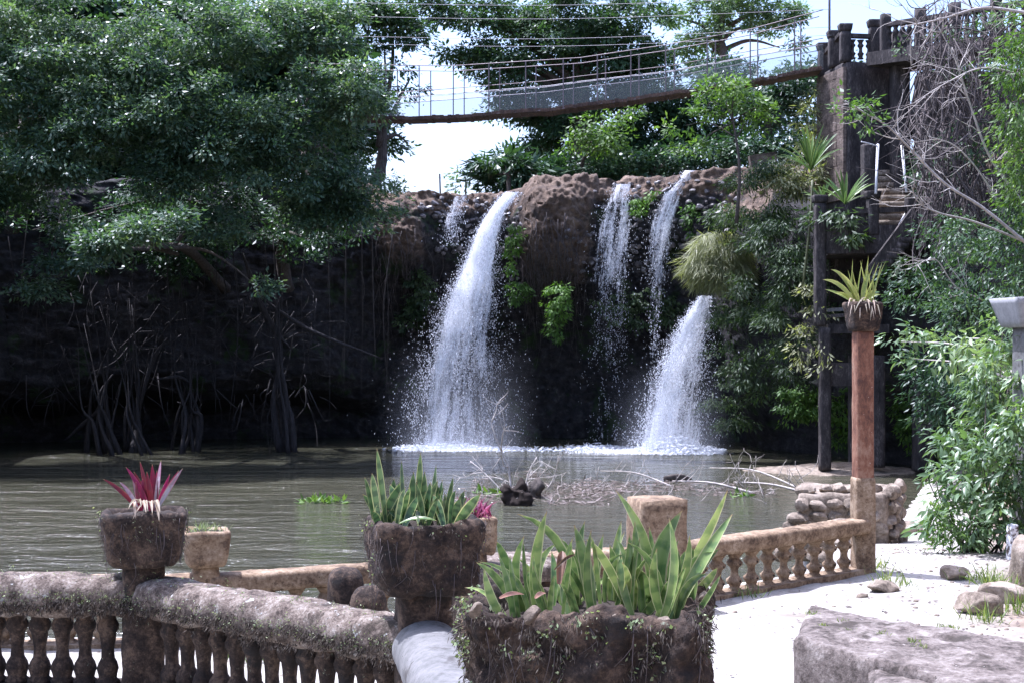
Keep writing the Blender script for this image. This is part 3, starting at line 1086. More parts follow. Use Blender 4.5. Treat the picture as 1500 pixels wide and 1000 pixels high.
def veil(parent, cl, layers, den_v, den_u, seed, spread=0.35, widen=1.15):
    """layered sheets that follow the fall; den_v: density rows (v, value); den_u: density across (u, offset)"""
    cl = np.array(cl, float)
    py0, py1 = cl[0, 0], cl[-1, 0]
    for k in range(layers):
        nv, nu = 70, 15
        v = np.linspace(0, 1, nv)
        u = np.linspace(-1, 1, nu)
        VV, UU = np.meshgrid(v, u, indexing='ij')
        py = py0 + (py1 - py0) * VV
        cx, hw, dd = [x.reshape(VV.shape) for x in fall_path(cl, py.ravel())]
        px = cx + UU * hw * widen + 2.5 * fbm(np.stack([py.ravel() * .03, UU.ravel(), np.full(VV.size, k + seed * 3.1)], 1), 3, seed).reshape(VV.shape)
        off = (k - (layers - 1) / 2) * spread
        d = dd + off + 0.25 * UU ** 2 + 0.2 * fbm(np.stack([px.ravel() * .05, py.ravel() * .02, np.full(VV.size, k * 5.5)], 1), 2, seed).reshape(VV.shape)
        P3 = np.stack([(px - 750) / F * d, d, CAMZ - (py - 500) / F * d], -1).reshape(-1, 3)
        den = np.interp(VV, [r[0] for r in den_v], [r[1] for r in den_v]) + np.interp(UU, [r[0] for r in den_u], [r[1] for r in den_u])
        den = den - 0.8 * sstep(.45, 1.0, np.abs(UU)) - .5 * sstep(.96, 1, VV) * 0
        pat = np.stack([UU * hw / 25.0, (py - 280) / 30.0, np.full(VV.shape, k * 1.37 + seed)], -1).reshape(-1, 3)
        o = mk('water_sheet', P3, grid_faces(nv, nu), M['veil'], parent, True, uv=pat)
        at = o.data.attributes.new('den', 'FLOAT', 'POINT')
        at.data.foreach_set('value', den.ravel().astype(np.float32))


def waterfall(label, cl, layers, den_v, den_u, n_drop, seed, conc=.5, left=0.0, dl=(.03, .12), dw=(.006, .017), spread=.35, gate=0.0):
    g = np.random.default_rng(seed)
    cl = np.array(cl, float)
    py0, py1 = cl[0, 0], cl[-1, 0]
    base = P(cl[-1, 1], 650, cl[-1, 3])
    base[2] = 0
    t = empty('waterfall', base, label, 'waterfall', 'waterfalls dropping from the cliff into the pool')
    veil(t, cl, layers, den_v, den_u, seed, spread)
    py = py0 + (py1 - py0) * g.random(n_drop)
    cx, hw, dd = fall_path(cl, py)
    u = g.normal(size=n_drop) * .55
    u = np.where(g.random(n_drop) < left, -.6 + g.normal(size=n_drop) * .28, u)
    px = cx + u * hw
    d = dd + g.normal(size=n_drop) * conc
    fr = fbm(np.stack([px * .12, py * .03, d * 0], 1), 3, seed + 3)
    dv = np.interp((py - py0) / (py1 - py0), [r[0] for r in den_v], [r[1] for r in den_v])
    m = fr + dv > g.normal(size=n_drop) * .25 + gate
    pts = np.stack([(px - 750) / F * d, d, CAMZ - (py - 500) / F * d], 1)[m]
    n = len(pts)
    drops('spray', t, pts, g.uniform(*dl, n), g.uniform(*dw, n) * (.6 + g.random(n) ** 4 * 1.6), np.tile([[0, -.1, -1.0]], (n, 1)) + g.normal(size=(n, 3)) * .3, seed)
    return t


waterfall('broad white waterfall spreading from a narrow chute, widest of the falls',
          [(282, 750, 11, 71.7), (310, 729, 13, 71.0), (345, 713, 18, 70.6), (385, 704, 24, 70.2), (425, 694, 36, 69.7), (480, 684, 50, 69.2), (550, 677, 62, 68.8), (653, 672, 76, 68.3)],
          6, [(0, .9), (.1, .85), (.28, .84), (.36, .76), (.5, .58), (.75, .46), (1, .44)], [(-1, .1), (-.5, .2), (0, 0), (.5, -.05), (1, -.1)], 30000, 3, left=.3, gate=.25)
waterfall('thin trickle over dark stones left of the broad waterfall',
          [(288, 674, 10, 71.4), (330, 662, 16, 70.9), (362, 655, 18, 70.8)], 2, [(0, .58), (.5, .5), (1, .25)], [(-1, 0), (1, 0)], 900, 4, conc=.15, gate=.3)
waterfall('lacy thin waterfall of separate threads right of the brown knob',
          [(270, 914, 14, 71.2), (300, 907, 24, 70.6), (345, 899, 32, 70.3), (400, 895, 33, 70.0), (480, 892, 30, 69.8), (645, 893, 30, 69.4)],
          3, [(0, .62), (.25, .54), (.4, .44), (.6, .28), (1, .2)], [(-1, 0), (0, .05), (1, 0)], 4500, 6, conc=.2, gate=.36)
waterfall('slender waterfall falling from the highest notch of the lip',
          [(250, 1014, 12, 71.0), (285, 986, 19, 70.3), (330, 969, 21, 69.9), (400, 962, 18, 69.7), (480, 958, 9, 69.6), (635, 955, 9, 69.3)],
          3, [(0, .8), (.2, .66), (.4, .46), (.6, .28), (1, .08)], [(-1, 0), (0, .05), (1, 0)], 3200, 7, conc=.2, gate=.36)
waterfall('slanting white waterfall bursting out below the grassy mound',
          [(434, 1034, 9, 66.8), (470, 1021, 22, 66.6), (540, 1002, 39, 66.5), (600, 991, 47, 66.5), (656, 986, 54, 66.5)],
          5, [(0, .72), (.2, .66), (.6, .52), (1, .64)], [(-1, .1), (-.55, .25), (0, 0), (.5, -.12), (.9, .0), (1, .1)], 20000, 8, left=.45, gate=.2)

# churned white water where the falls strike the pool
g = np.random.default_rng(15)
pts, n = [], 0
for px0, px1, d0, hz, k in ((575, 765, 68.1, 0.09, 2600), (925, 1062, 66.3, 0.22, 4500), (820, 940, 68.0, 0.07, 900), (560, 1080, 67.6, 0.03, 500)):
    u = 0.5 + g.normal(size=k) * 0.22
    u = np.where((u < 0) | (u > 1), g.random(k) * .4 + .3, u)
    px = px0 + (px1 - px0) * u
    d = d0 + g.normal(size=k) * 0.7
    h = np.abs(g.normal(size=k)) * hz * np.exp(-((u - 0.4) / 0.4) ** 2) * (g.random(k) ** 1.5 * 1.8)
    pts.append(np.stack([(px - 750) / F * d, d, 0.02 + h], 1))
pts = np.concatenate(pts)
Dh = rdir(g, len(pts)) * np.array([1, 1, .35])
foam = drops('foam', None, pts, g.uniform(.12, .4, len(pts)), g.uniform(.02, .06, len(pts)), Dh, 12)
tag(foam, 'white foam churned up along the foot of the waterfalls', 'foam', None, 'stuff')

for k, (px0, px1, d0, dr, sd) in enumerate(((545, 800, 67.3, 2.1, 1), (790, 1095, 65.8, 2.2, 2))):
    nu_, nv_2 = 30, 12
    UU, VV = np.meshgrid(np.linspace(-1, 1, nu_), np.linspace(-1, 1, nv_2), indexing='ij')
    px = (px0 + px1) / 2 + UU * (px1 - px0) / 2
    d = d0 + VV * dr
    pp = np.stack([(px - 750) / F * d, d, .03 + .05 * np.exp(-(UU ** 2) * 3) + 0 * d], -1).reshape(-1, 3)
    o = mk('foam_sheet', pp, grid_faces(nu_, nv_2), M['veil'], None, True, uv=np.stack([px / 6.0, d * 2.0, np.full(d.shape, sd * 2.1)], -1).reshape(-1, 3))
    at = o.data.attributes.new('den', 'FLOAT', 'POINT')
    at.data.foreach_set('value', (1.15 - 1.0 * np.abs(UU) ** 2 - .7 * np.abs(VV) ** 1.5).ravel().astype(np.float32))
    tag(o, ('thin foam spreading on the water at the foot of the broad waterfall', 'thin foam spreading on the water at the foot of the slanting waterfall')[k], 'foam', None, 'stuff')

# drifting mist at the feet of the two big falls
for k, (cx0, hw0, dm, top) in enumerate(((672, 120, 67.2, 5.5), (985, 95, 65.4, 4.5))):
    t = empty('mist', ((cx0 - 750) / F * dm, dm, 0.05), ('faint mist hanging over the foot of the broad waterfall', 'faint mist hanging over the foot of the slanting waterfall')[k], 'mist', None, 'stuff')
    for j in range(3):
        UU, VV = np.meshgrid(np.linspace(-1, 1, 17), np.linspace(0, 1, 12), indexing='ij')
        d = dm - j * .5 + .5 * UU ** 2
        px = cx0 + UU * hw0
        V3 = np.stack([(px - 750) / F * d, d, .04 + top * VV], -1).reshape(-1, 3)
        o = mk('mist_sheet', V3, grid_faces(17, 12), M['mist'], t)
        at = o.data.attributes.new('den', 'FLOAT', 'POINT')
        at.data.foreach_set('value', (.3 * (1 - sstep(.2, 1, np.abs(UU))) * (1 - VV) ** 1.6).ravel().astype(np.float32))


# ------------------------------------------------------------------ balustrades, planters and columns on the near bank
def baluster_mesh(name, h, w, mat, prof, sq=0.55, nseg=10, hole_shade=None):
    """lathe with a squarish section; prof rows: height fraction, half-width fraction"""
    V, Fc = [], []
    ang = np.linspace(0, 2 * np.pi, nseg, endpoint=False) + np.pi / nseg
    sec = np.stack([np.cos(ang), np.sin(ang)], 1)
    sup = sec / (np.abs(sec) ** 3.2).sum(1, keepdims=True) ** (1 / 3.2)
    sec = sec * (1 - sq) + sup * sq
    for z, r in prof:
        for s in sec:
            V.append((s[0] * r * w, s[1] * r * w, z * h))
    m = len(prof)
    for i in range(m - 1):
        for j in range(nseg):
            Fc.append((i * nseg + j, i * nseg + (j + 1) % nseg, (i + 1) * nseg + (j + 1) % nseg, (i + 1) * nseg + j))
    Fc.append(tuple(range(nseg))[::-1])
    Fc.append(tuple((m - 1) * nseg + j for j in range(nseg)))
    V = np.array(V)
    V = V + unit(V * np.array([1, 1, 0])) * (fbm(V * 30, 3, len(V))[:, None] * w * 0.07)
    me = fast_mesh(name, V, Fc)
    shade_smooth(me)
    me.materials.append(mat)
    return me


PROF_NEAR = [(0, .5), (.06, .52), (.1, .4), (.15, .43), (.22, .5), (.3, .44), (.36, .32), (.48, .3), (.6, .33), (.68, .38), (.74, .48), (.8, .5), (.86, .4), (.9, .42), (.95, .52), (1, .58)]
PROF_FAR = [(0, .5), (.05, .46), (.1, .3), (.16, .36), (.24, .5), (.3, .5), (.37, .3), (.42, .26), (.52, .26), (.6, .3), (.66, .46), (.73, .5), (.79, .4), (.84, .3), (.9, .4), (1, .6)]
near_bal = [baluster_mesh('baluster', 0.5, 0.135, M['mossy'], [(z, r * (1 + 0.05 * math.sin(z * 9 + k))) for z, r in PROF_NEAR]) for k in range(3)]
far_bal = [baluster_mesh('baluster', 0.38, 0.135, M['ochre'], [(z, r * (1 + 0.05 * math.sin(z * 9 + k))) for z, r in PROF_FAR]) for k in range(3)]
hole_shade_me = fast_mesh('hole_shade', [(0.011 * math.cos(a), -0.004 if k else 0.0, 0.011 * math.sin(a)) for k in (0, 1) for a in np.linspace(0, 2 * np.pi, 8, endpoint=False)],
                    [tuple(range(8, 16))] + [(j, (j + 1) % 8, 8 + (j + 1) % 8, 8 + j) for j in range(8)])
hole_shade_me.materials.append(M['hole_shade'])  # raised dark disc that paints in the shade of a hole


def rail_run(name, parent, a, b, w, h, ztop, mat, amp, seed, rr=None, over=0.0, part=True):
    a, b = np.array(a, float), np.array(b, float)
    L = np.linalg.norm(b - a) + over
    ang = math.atan2(b[1] - a[1], b[0] - a[0])
    c = (a + b) / 2
    n = max(6, int(L / 0.045))
    V, Fc = rbox((L, w, h), (min(n, 90), 9, 7), rr or h * 0.48, amp, 9, seed, rz=ang, loc=(c[0], c[1], ztop - h))
    return mk(name, V, Fc, mat, parent)


def fringe(name, parent, pts, outs, n, mat, L=(0.02, 0.06), W=0.006, seed=0, up=-1.0):
    """tiny hanging or tufted growth at points of a surface"""
    g = np.random.default_rng(seed)
    k = g.integers(len(pts), size=n)
    C = pts[k] + g.normal(size=(n, 3)) * 0.012
    D = unit(outs[k] * 0.5 + np.array([0, 0, up]) + g.normal(size=(n, 3)) * 0.5)
    N = rdir(g, n)
    V, Fc = kite_leaves(C, D, N, g.uniform(*L, n), W * g.uniform(.6, 1.8, n))
    o = mk(name, V, Fc, mat, parent, smooth=False, rnd=g.random(n))
    o['kind'] = 'stuff'
    return o


def line_pts(a, b, z, off, n=200):
    a, b = np.array(a), np.array(b)
    t = np.linspace(0, 1, n)[:, None]
    d = (b - a) / np.linalg.norm(b - a)
    nn = np.array([d[1], -d[0]])
    if nn[1] > 0:
        nn = -nn
    p = a * (1 - t) + b * t + nn * off
    return np.hstack([p, np.full((n, 1), z)]), np.tile(np.array([[nn[0], nn[1], 0]]), (n, 1))


def run_balusters(parent, a, b, spacing, meshes, z0, g, skip=0.2, hole_shades=False, zs=1.0):
    a, b = np.array(a, float), np.array(b, float)
    L = np.linalg.norm(b - a)
    ang = math.atan2(b[1] - a[1], b[0] - a[0])
    k = int((L - 2 * skip) / spacing)
    s0 = (L - k * spacing) / 2
    for i in range(k + 1):
        p = a + (b - a) / L * (s0 + i * spacing)
        o = inst('baluster', meshes[int(g.integers(len(meshes)))], (p[0], p[1], z0), parent, ang + g.normal() * 0.05, (1, 1, zs))
        if hole_shades:
            for zf in (.27, .7):
                nrm = np.array([math.sin(ang), -math.cos(ang)])
                h = bpy.data.objects.new('hole_shade', hole_shade_me)
                COL.objects.link(h)
                h.parent = o
                h.location = (0, -0.0685, 0.38 * zf)


g = np.random.default_rng(31)
GZ0 = 2.93
n_l = np.array(XY(-190, 9.15)); n_1 = np.array(XY(211, 9.0)); n_2 = np.array(XY(620, 7.6)); n_3 = np.array(XY(835, 3.95))
near = empty('balustrade', (n_1[0], n_1[1], GZ0), 'mossy stone balustrade with rough rounded rail and two posts, nearest the camera', 'balustrade')
for a, b, sd in ((n_l, n_1, 1), (n_1, n_2, 2)):
    rail_run('rail', near, a, b, 0.33, 0.25, 3.7, M['rail'], 0.035, sd)
    V, Fc = bar((*a, GZ0 + 0.02), (*b, GZ0 + 0.02), 0.3, 0.12)
    mk('plinth', V, Fc, M['mossy'], near, False)
    run_balusters(near, a, b, 0.15, near_bal, GZ0 + 0.07, g, 0.22, zs=0.98)
    for off, zz, nn, mt, ln in ((0.165, 3.54, 5200, 'fibre', (.01, .04)), (0.165, 3.58, 900, 'lichen', (.006, .02)), (0.08, 3.69, 500, 'lichen', (.006, .02))):
        pts, outs = line_pts(a, b, zz, off)
        pts[:, 2] += g.normal(size=len(pts)) * 0.03
        o = fringe('moss', near, pts, outs, nn, M[mt], ln, 0.0045, sd + 5, -1.0 if mt == 'fibre' else 0.3)
rail_run('rail', near, n_2, n_3, 0.36, 0.3, 3.72, M['pale'], 0.008, 4, 0.17)
for p, w, ang, sd in ((n_1, 0.26, 0.25, 1), (n_2, 0.29, 0.22, 2)):
    V, Fc = rbox((w, w, 1.02), (8, 8, 24), 0.05, 0.025, 7, sd + 10, rz=ang, loc=(p[0], p[1], GZ0 - 0.05))
    mk('post', V, Fc, M['mossy'], near)


def planter(label, c, z, w, h, bot, ang, mat, seed, depth=None, amp=0.03, n=18, group='stone planters', rim=0.8):
    V, Fc = rbox((w, depth or w, h), (n, n, max(8, int(n * h / w))), min(0.07, w * .11), amp, 9, seed, octv=5, bottom=bot, rz=ang, loc=(c[0], c[1], z), dish=h * 0.25, rim=rim)
    t = empty('planter', (c[0], c[1], z), label, 'planter', group)
    mk('bowl', V, Fc, mat, t)
    q = np.linspace(-1, 1, 16)
    SX, SY = np.meshgrid(q, q, indexing='ij')
    sv = np.stack([SX.ravel() * w * rim * 0.49, SY.ravel() * (depth or w) * rim * 0.49, 0 * SX.ravel()], 1)
    sv = rot_z(sv, ang) + np.array([c[0], c[1], z + h * 0.84])
    sv[:, 2] += 0.04 * fbm(sv * 18, 3, seed) + 0.06 * (1 - np.maximum(np.abs(SX), np.abs(SY)).ravel())
    mk('soil', sv, grid_faces(16, 16), M['soil'], t)
    return t


def bowl_moss(t, c, z, w, h, bot, ang, seed, depth=None, nf=2500, nl=500, front=True):
    """fibres and leaflets growing on the planter's sides"""
    g = np.random.default_rng(seed)
    d = depth or w
    n = 600
    side = g.integers(4, size=n)
    u = g.uniform(-1, 1, n)
    v = g.random(n) ** 0.7
    ww = bot + (1 - bot) * v
    x = np.where(side == 0, -1, np.where(side == 1, 1, u)) * w / 2 * ww
    y = np.where(side == 2, -1, np.where(side == 3, 1, u)) * d / 2 * ww
    nx = np.where(side == 0, -1, np.where(side == 1, 1, 0))
    ny = np.where(side == 2, -1, np.where(side == 3, 1, 0))
    m = side != 3
    p = rot_z(np.stack([x, y, v * h], 1), ang)[m] + np.array([c[0], c[1], z])
    o = rot_z(np.stack([nx, ny, 0 * nx], 1).astype(float), ang)[m]
    clump = fbm(p * 9, 3, seed) > -0.05
    fringe('moss', t, p, o, nf, M['fibre'], (.008, .03), 0.0028, seed + 1, -1.0)
    fringe('moss', t, p[clump], o[clump], nl, M['lichen'], (.006, .018), 0.008, seed + 2, 0.1)
    # hanging rootlets
    C = p[g.integers(len(p), size=70)]
    V, Fc, nn = [], [], 0
    mb = MB()
    for q in C:
        L = g.uniform(.05, .2)
        pth = np.stack([q, q + np.array([g.normal() * .01, -.012, -L * .5]), q + np.array([g.normal() * .02, -.008, -L])])
        a, b = tube(spline(pth, 5), np.linspace(.0022, .0008, 5), 3)
        mb.add(a, b)
    ob = mb.build('rootlets', M['vine'], t)
    ob['kind'] = 'stuff'


pl1 = planter('mossy dark planter with red plant, on the left balustrade post', n_1, 3.78, 0.54, 0.35, 0.8, 0.25, M['mossy'], 21)
bowl_moss(pl1, n_1, 3.78, 0.54, 0.35, 0.8, 0.25, 41, nf=1200, nl=120)
pl2 = planter('mossy dark planter on the post beside the pale rail, full of short upright leaves', n_2, 3.86, 0.6, 0.40, 0.84, 0.22, M['mossy'], 22, amp=.04, n=30)
bowl_moss(pl2, n_2, 3.86, 0.6, 0.40, 0.84, 0.22, 42, nf=1600, nl=160)
FC = np.array(XY(862, 4.0))
FANG = -0.16
pl3 = planter('large shaggy mossy planter at the front, with stones set in its rim', FC, 3.98, 0.66, 0.5, 0.9, FANG, M['mossy'], 23, depth=0.5, amp=0.085, n=64)
bowl_moss(pl3, FC, 3.98, 0.66, 0.5, 0.9, FANG, 43, depth=0.5, nf=9000, nl=1300)
V, Fc = rbox((0.5, 0.38, 1.1), (10, 10, 14), 0.04, 0.02, 6, 3, rz=FANG, loc=(FC[0], FC[1], 2.9))
mk('pedestal', V, Fc, M['mossy'], pl3)
# pale stones bedded in the front rim
rk = [fast_mesh('rim_stone', *(lambda v: (v[0], np.asarray(v[1])))(rock_mesh(k + 40, 6, 0.4))) for k in range(3)]
for me in rk:
    shade_smooth(me, 28)
    me.materials.append(M['rubble'])
for px, py, s in ((697, 893, .042), (778, 898, .055), (976, 910, .05), (1030, 872, .035), (900, 903, .022), (735, 900, .02)):
    inst('rim_stone', rk[int(g.integers(3))], P(px, py, 3.75 if px < 1000 else 3.97), pl3, rot=(g.random(), g.random(), g.random() * 6), scale=(s * 1.2, s, s * .65))

# lower balustrade along the water
l_0 = np.array((-9.0, 10.0)); l_1 = np.array(XY(302, 10.6)); l_2 = np.array(XY(640, 11.35)); l_3 = np.array(XY(962, 12.05)); l_4 = np.array(XY(1264, 14.0))
low = empty('balustrade', (l_3[0], l_3[1], GZ0), 'ochre balustrade at the water edge, running to the tall rust column', 'balustrade')
for a, b, sd in ((l_0, l_1, 1), (l_1, l_2, 2), (l_2, l_3, 3), (l_3, l_4, 4)):
    rail_run('rail', low, a, b, 0.24, 0.15, 3.45, M['ochre'], 0.012, sd + 20, 0.045)
    V, Fc = bar((*a, GZ0 + 0.0), (*b, GZ0 + 0.0), 0.24, 0.06)
    mk('plinth', V, Fc, M['ochre'], low, False)
    run_balusters(low, a, b, 0.235, far_bal, GZ0 + 0.02, g, 0.2, hole_shades=(sd == 4), zs=0.93)
for p, w, zt, nm in ((l_1, 0.2, 3.54, 'post'), (l_3, 0.42, 3.87, 'post')):
    V, Fc = rbox((w, w, zt - 2.85), (8, 8, 12), 0.03, 0.014, 6, 9, rz=0.25, loc=(p[0], p[1], 2.85))
    mk(nm, V, Fc, M['ochre'], low)
for px, d, r, zt in ((507, 10.55, .135, 3.52), (540, 10.25, .13, 3.42)):
    x, y = XY(px, d)
    V, Fc = rbox((r * 2, r * 2, zt - 2.85), (8, 8, 10), r * .9, 0.02, 8, int(px), loc=(x, y, 2.85))
    mk('stub', V, Fc, M['mossy'], low)
ca, cb = np.array(XY(668, 11.0)), np.array(XY(800, 11.45))
rail_run('coping', low, ca, cb, 0.75, 0.16, 3.47, M['rail'], 0.015, 9, 0.06)
rail_run('coping_wall', low, ca, cb, 0.5, 0.5, 3.31, M['mossy'], 0.015, 10, 0.06)
pl4 = planter('small ochre planter with a tuft of grey-green grass, behind the red plant', l_1, 3.52, 0.36, 0.27, 0.82, 0.25, M['ochre'], 24, amp=0.02, n=12)
pl5c = np.array(XY(703, 10.9))
pl5 = planter('ochre planter with a purple plant, half hidden behind the leafy post planter', (pl5c[0] - 0.05, pl5c[1] + 0.05), 3.55, 0.34, 0.3, 0.85, 0.2, M['ochre'], 25, amp=0.02, n=12)
V, Fc = rbox((0.2, 0.2, 0.72), (6, 6, 8), 0.03, 0.01, 6, 2, rz=0.2, loc=(pl5c[0] - 0.05, pl5c[1] + 0.05, 2.86))
mk('pedestal', V, Fc, M['ochre'], pl5)

# tall rust-stained column with its planter head
cx_, cy_ = XY(1264, 14.0)
colm = empty('column', (cx_, cy_, 2.9), 'tall slim rust-orange column standing at the end of the ochre balustrade', 'column')
V, Fc = rbox((0.178, 0.178, 2.42), (8, 8, 60), 0.03, 0.006, 9, 4, rz=0.12, loc=(cx_, cy_, 2.9))
mk('shaft', V, Fc, M['rust'], colm)
V, Fc = rbox((0.205, 0.205, 0.98), (8, 8, 22), 0.03, 0.008, 9, 5, rz=0.12, loc=(cx_, cy_, 2.88))
mk('foot', V, Fc, M['ochre'], colm)
pl6 = planter('dark square planter crowning the rust column, with lime strap leaves', (cx_, cy_), 5.3, 0.33, 0.29, 0.78, 0.12, M['mossy'], 26, amp=0.02, n=12)

# newer concrete pillar at the right edge
cx2, cy2 = XY(1514, 15.5)
zb = gz1(cx2, cy2)
pil = empty('pillar', (cx2, cy2, zb), 'pale grey concrete pillar with flared block head, behind the leafy bush', 'pillar')
V, Fc = rbox((0.34, 0.34, 5.36 - zb + 0.2), (6, 6, 24), 0.02, 0.004, 7, 4, rz=0.1, loc=(cx2, cy2, zb - 0.2))
mk('shaft', V, Fc, M['pale'], pil)
V, Fc = rbox((0.72, 0.72, 0.33), (8, 8, 5), 0.015, 0.003, 7, 6, bottom=0.72, rz=0.1, loc=(cx2, cy2, 5.35))
mk('head', V, Fc, M['white_block'], pil)
# stub with peeling white paint
x, y = XY(1483, 14.6)
V, Fc = rbox((0.1, 0.1, 0.42), (5, 5, 9), 0.02, 0.012, 14, 4, rz=0.3, loc=(x, y, gz1(x, y) - 0.06))
m = stone_mat('peeling_white_paint', [(0.3, (0.6, 0.6, 0.6)), (0.7, (0.75, 0.75, 0.75))], 9, 0.8, 40, 0.3, 0.004, patch=[(16, 0.52, 0.57, (0.08, 0.06, 0.05))])
tag(mk('stake', V, Fc, m), 'short stake with peeling white paint at the foot of the bush', 'stake')


# ------------------------------------------------------------------ stones
def quad_block(corners, z0, z1, n, rr, amp, seed, freq=5, bottom=1.0):
    """block over four ground points (a, b, c, d going round)"""
    V, Fc = rbox((1, 1, 1), n, rr, 0)
    c = [np.array(p, float) for p in corners]
    u, v = V[:, 0] + 0.5, V[:, 1] + 0.5
    xy = (c[0] * (1 - u[:, None]) * (1 - v[:, None]) + c[1] * u[:, None] * (1 - v[:, None]) + c[2] * u[:, None] * v[:, None] + c[3] * (1 - u[:, None]) * v[:, None])
    p = np.hstack([xy, (z0 + (z1 - z0) * V[:, 2])[:, None]])
    ctr = p.mean(0)
    nr = unit((p - ctr) * np.array([.5, .5, 1.5]))
    p = p + nr * (fbm(p * freq, 5, seed)[:, None] * amp)
    return p, Fc


def at_z(px, py, z):
    d = (CAMZ - z) * F / (py - 500)
    return XY(px, d)


V, Fc = quad_block([at_z(1160, 932, 3.45), at_z(1700, 1075, 3.45), at_z(1600, 955, 3.45), at_z(1185, 884, 3.45)], 2.8, 3.45, (80, 50, 14), 0.05, 0.035, 3, 7)
tag(mk('stone_bench', V, Fc, M['slab']), 'broad weathered stone slab with moss spots, at the bottom right of the path', 'stone slab')
V, Fc = quad_block([at_z(1262, 1120, 3.36), at_z(1660, 1180, 3.36), at_z(1640, 1020, 3.36), at_z(1275, 978, 3.36)], 2.95, 3.4, (40, 24, 10), 0.1, 0.06, 8, 4)
tag(mk('stone_block', V, Fc, M['slab']), 'pale rough stone block lying against the front of the broad slab', 'stone slab')

for (px, d, sx, sy, sz, sd, lab) in (
        (1296, 12.9, .34, .24, .12, 1, 'flat cracked stone set in the path beside grass tufts'),
        (1398, 13.6, .34, .3, .16, 2, 'low grey broken stone on the path behind the other path stones'),
        (1432, 11.7, .42, .32, .22, 3, 'tan angular stone on the path above the broad slab'),
        (1478, 12.2, .5, .3, .24, 4, 'long tan stone lying behind the angular path stone'),
        (1508, 12.9, .4, .4, .55, 5, 'rounded brown boulder cut by the right edge of the view'),
        (1330, 24.0, .4, .36, .3, 6, 'small grey rock by the water behind the rubble block'),
        (1352, 25.0, .4, .36, .25, 7, 'low pale rock at the shore between rubble block and bush')):
    p = on_ground(px, d)
    V, Fc = rock_mesh(sd * 3 + 1, 9, 0.35)
    V = rot_z(V * np.array([sx, sy, sz]), sd * 0.7) + p + np.array([0, 0, sz * 0.3])
    V = V + 0.02 * fbm(V * 12, 4, sd)[:, None]
    tag(mk('rock', V, Fc, M['rubble']), lab, 'rock', 'loose stones along the path')

# rubble block by the water
rb0 = on_ground(1240, 21.2)
rub = empty('rubble_block', (rb0[0], rb0[1], 2.1), 'square block of stacked rubble stones with steps on its left, by the water', 'stone block')
cz0, cz1 = 2.0, 3.08
V, Fc = quad_block([XY(1168, 20.4), XY(1300, 20.6), XY(1318, 22.0), XY(1172, 22.2)], cz0, cz1 - 0.1, (24, 14, 12), 0.05, 0.06, 5, 3)
mk('core', V, Fc, M['rubble'], rub)
st = []
for k in range(5):
    V, Fc = rock_mesh(k + 60, 4, 0.3)
    me = fast_mesh('stone', V, np.asarray(Fc))
    shade_smooth(me, 24)
    me.materials.append(M['rubble'])
    st.append(me)
g = np.random.default_rng(77)
for row in range(6):
    z = cz0 + 0.14 + row * 0.175
    px = 1142 + row * 7 + g.uniform(0, 6)
    while px < 1296:
        w = g.uniform(.2, .34)
        d = 20.32 + 0.02 * (px - 1140) / 10 + (0.3 if row == 5 else 0)
        x, y = XY(px, d)
        inst('stone', st[int(g.integers(5))], (x, y, z + g.normal() * .015), rub, rot=(g.normal() * .2, g.normal() * .2, g.normal() * .3), scale=(w, g.uniform(.2, .3), g.uniform(.17, .21)))
        px += w * F / d * 0.92
for row in range(5):
    z = cz0 + 0.16 + row * 0.2
    for k in range(4):
        x, y = XY(1303 + k * 5, 20.8 + k * 0.36)
        inst('stone', st[int(g.integers(5))], (x, y, z), rub, rot=(g.normal() * .2, g.normal() * .2, 1.5 + g.normal() * .3), scale=(g.uniform(.3, .42), .24, g.uniform(.18, .25)))
for px, d, z, w in ((1222, 19.75, 2.42, .62), (1205, 19.5, 2.25, .6), (1240, 19.85, 2.62, .5), (1160, 19.9, 2.25, .3), (1146, 20.1, 2.2, .26), (1180, 19.9, 2.4, .3)):
    x, y = XY(px, d)
    inst('step_stone', st[int(g.integers(5))], (x, y, z), rub, rot=(0.05, 0.05, g.normal() * .1), scale=(w, .42, .22))


# ------------------------------------------------------------------ strap-leaved plants
def blade(parent, base, tip, w, mat, bow=0.12, seg=9, name='leaf', prof=0.55, face=None, curl=0.25, side=0.0):
    """one strap leaf from base to tip; bow bends it away from the straight line"""
    base, tip = np.array(base, float), np.array(tip, float)
    ax = tip - base
    L = np.linalg.norm(ax)
    a = ax / L
    f = np.array(face if face is not None else (0.15, -1, 0.2), float)
    f = f - a * (f @ a)
    f /= np.linalg.norm(f) + 1e-9
    s = np.cross(a, f)
    t = np.linspace(0, 1, seg)
    c = base + ax * t[:, None] + (bow * L) * (4 * t * (1 - t))[:, None] * np.array([0, 0, 1.0]) + (side * L) * (4 * t * (1 - t))[:, None] * s
    ww = w * np.where(t < prof, 0.42 + 0.58 * np.sin(t / prof * np.pi / 2), np.cos((t - prof) / (1 - prof) * np.pi / 2) ** 0.8)
    ww = np.maximum(ww, w * 0.03)
    V, pat = [], []
    for k, u in enumerate((-1, -0.5, 0, 0.5, 1)):
        V.append(c + s * (u * ww / 2)[:, None] + f * (curl * ww * (u * u) * 0.5)[:, None])
        pat.append(np.stack([np.full(seg, u), t, t * 0 + L], 1))
    V = np.stack(V, 1).reshape(-1, 3)
    pat = np.stack(pat, 1).reshape(-1, 3)
    return mk(name, V, grid_faces(seg, 5), mat, parent, True, uv=pat)


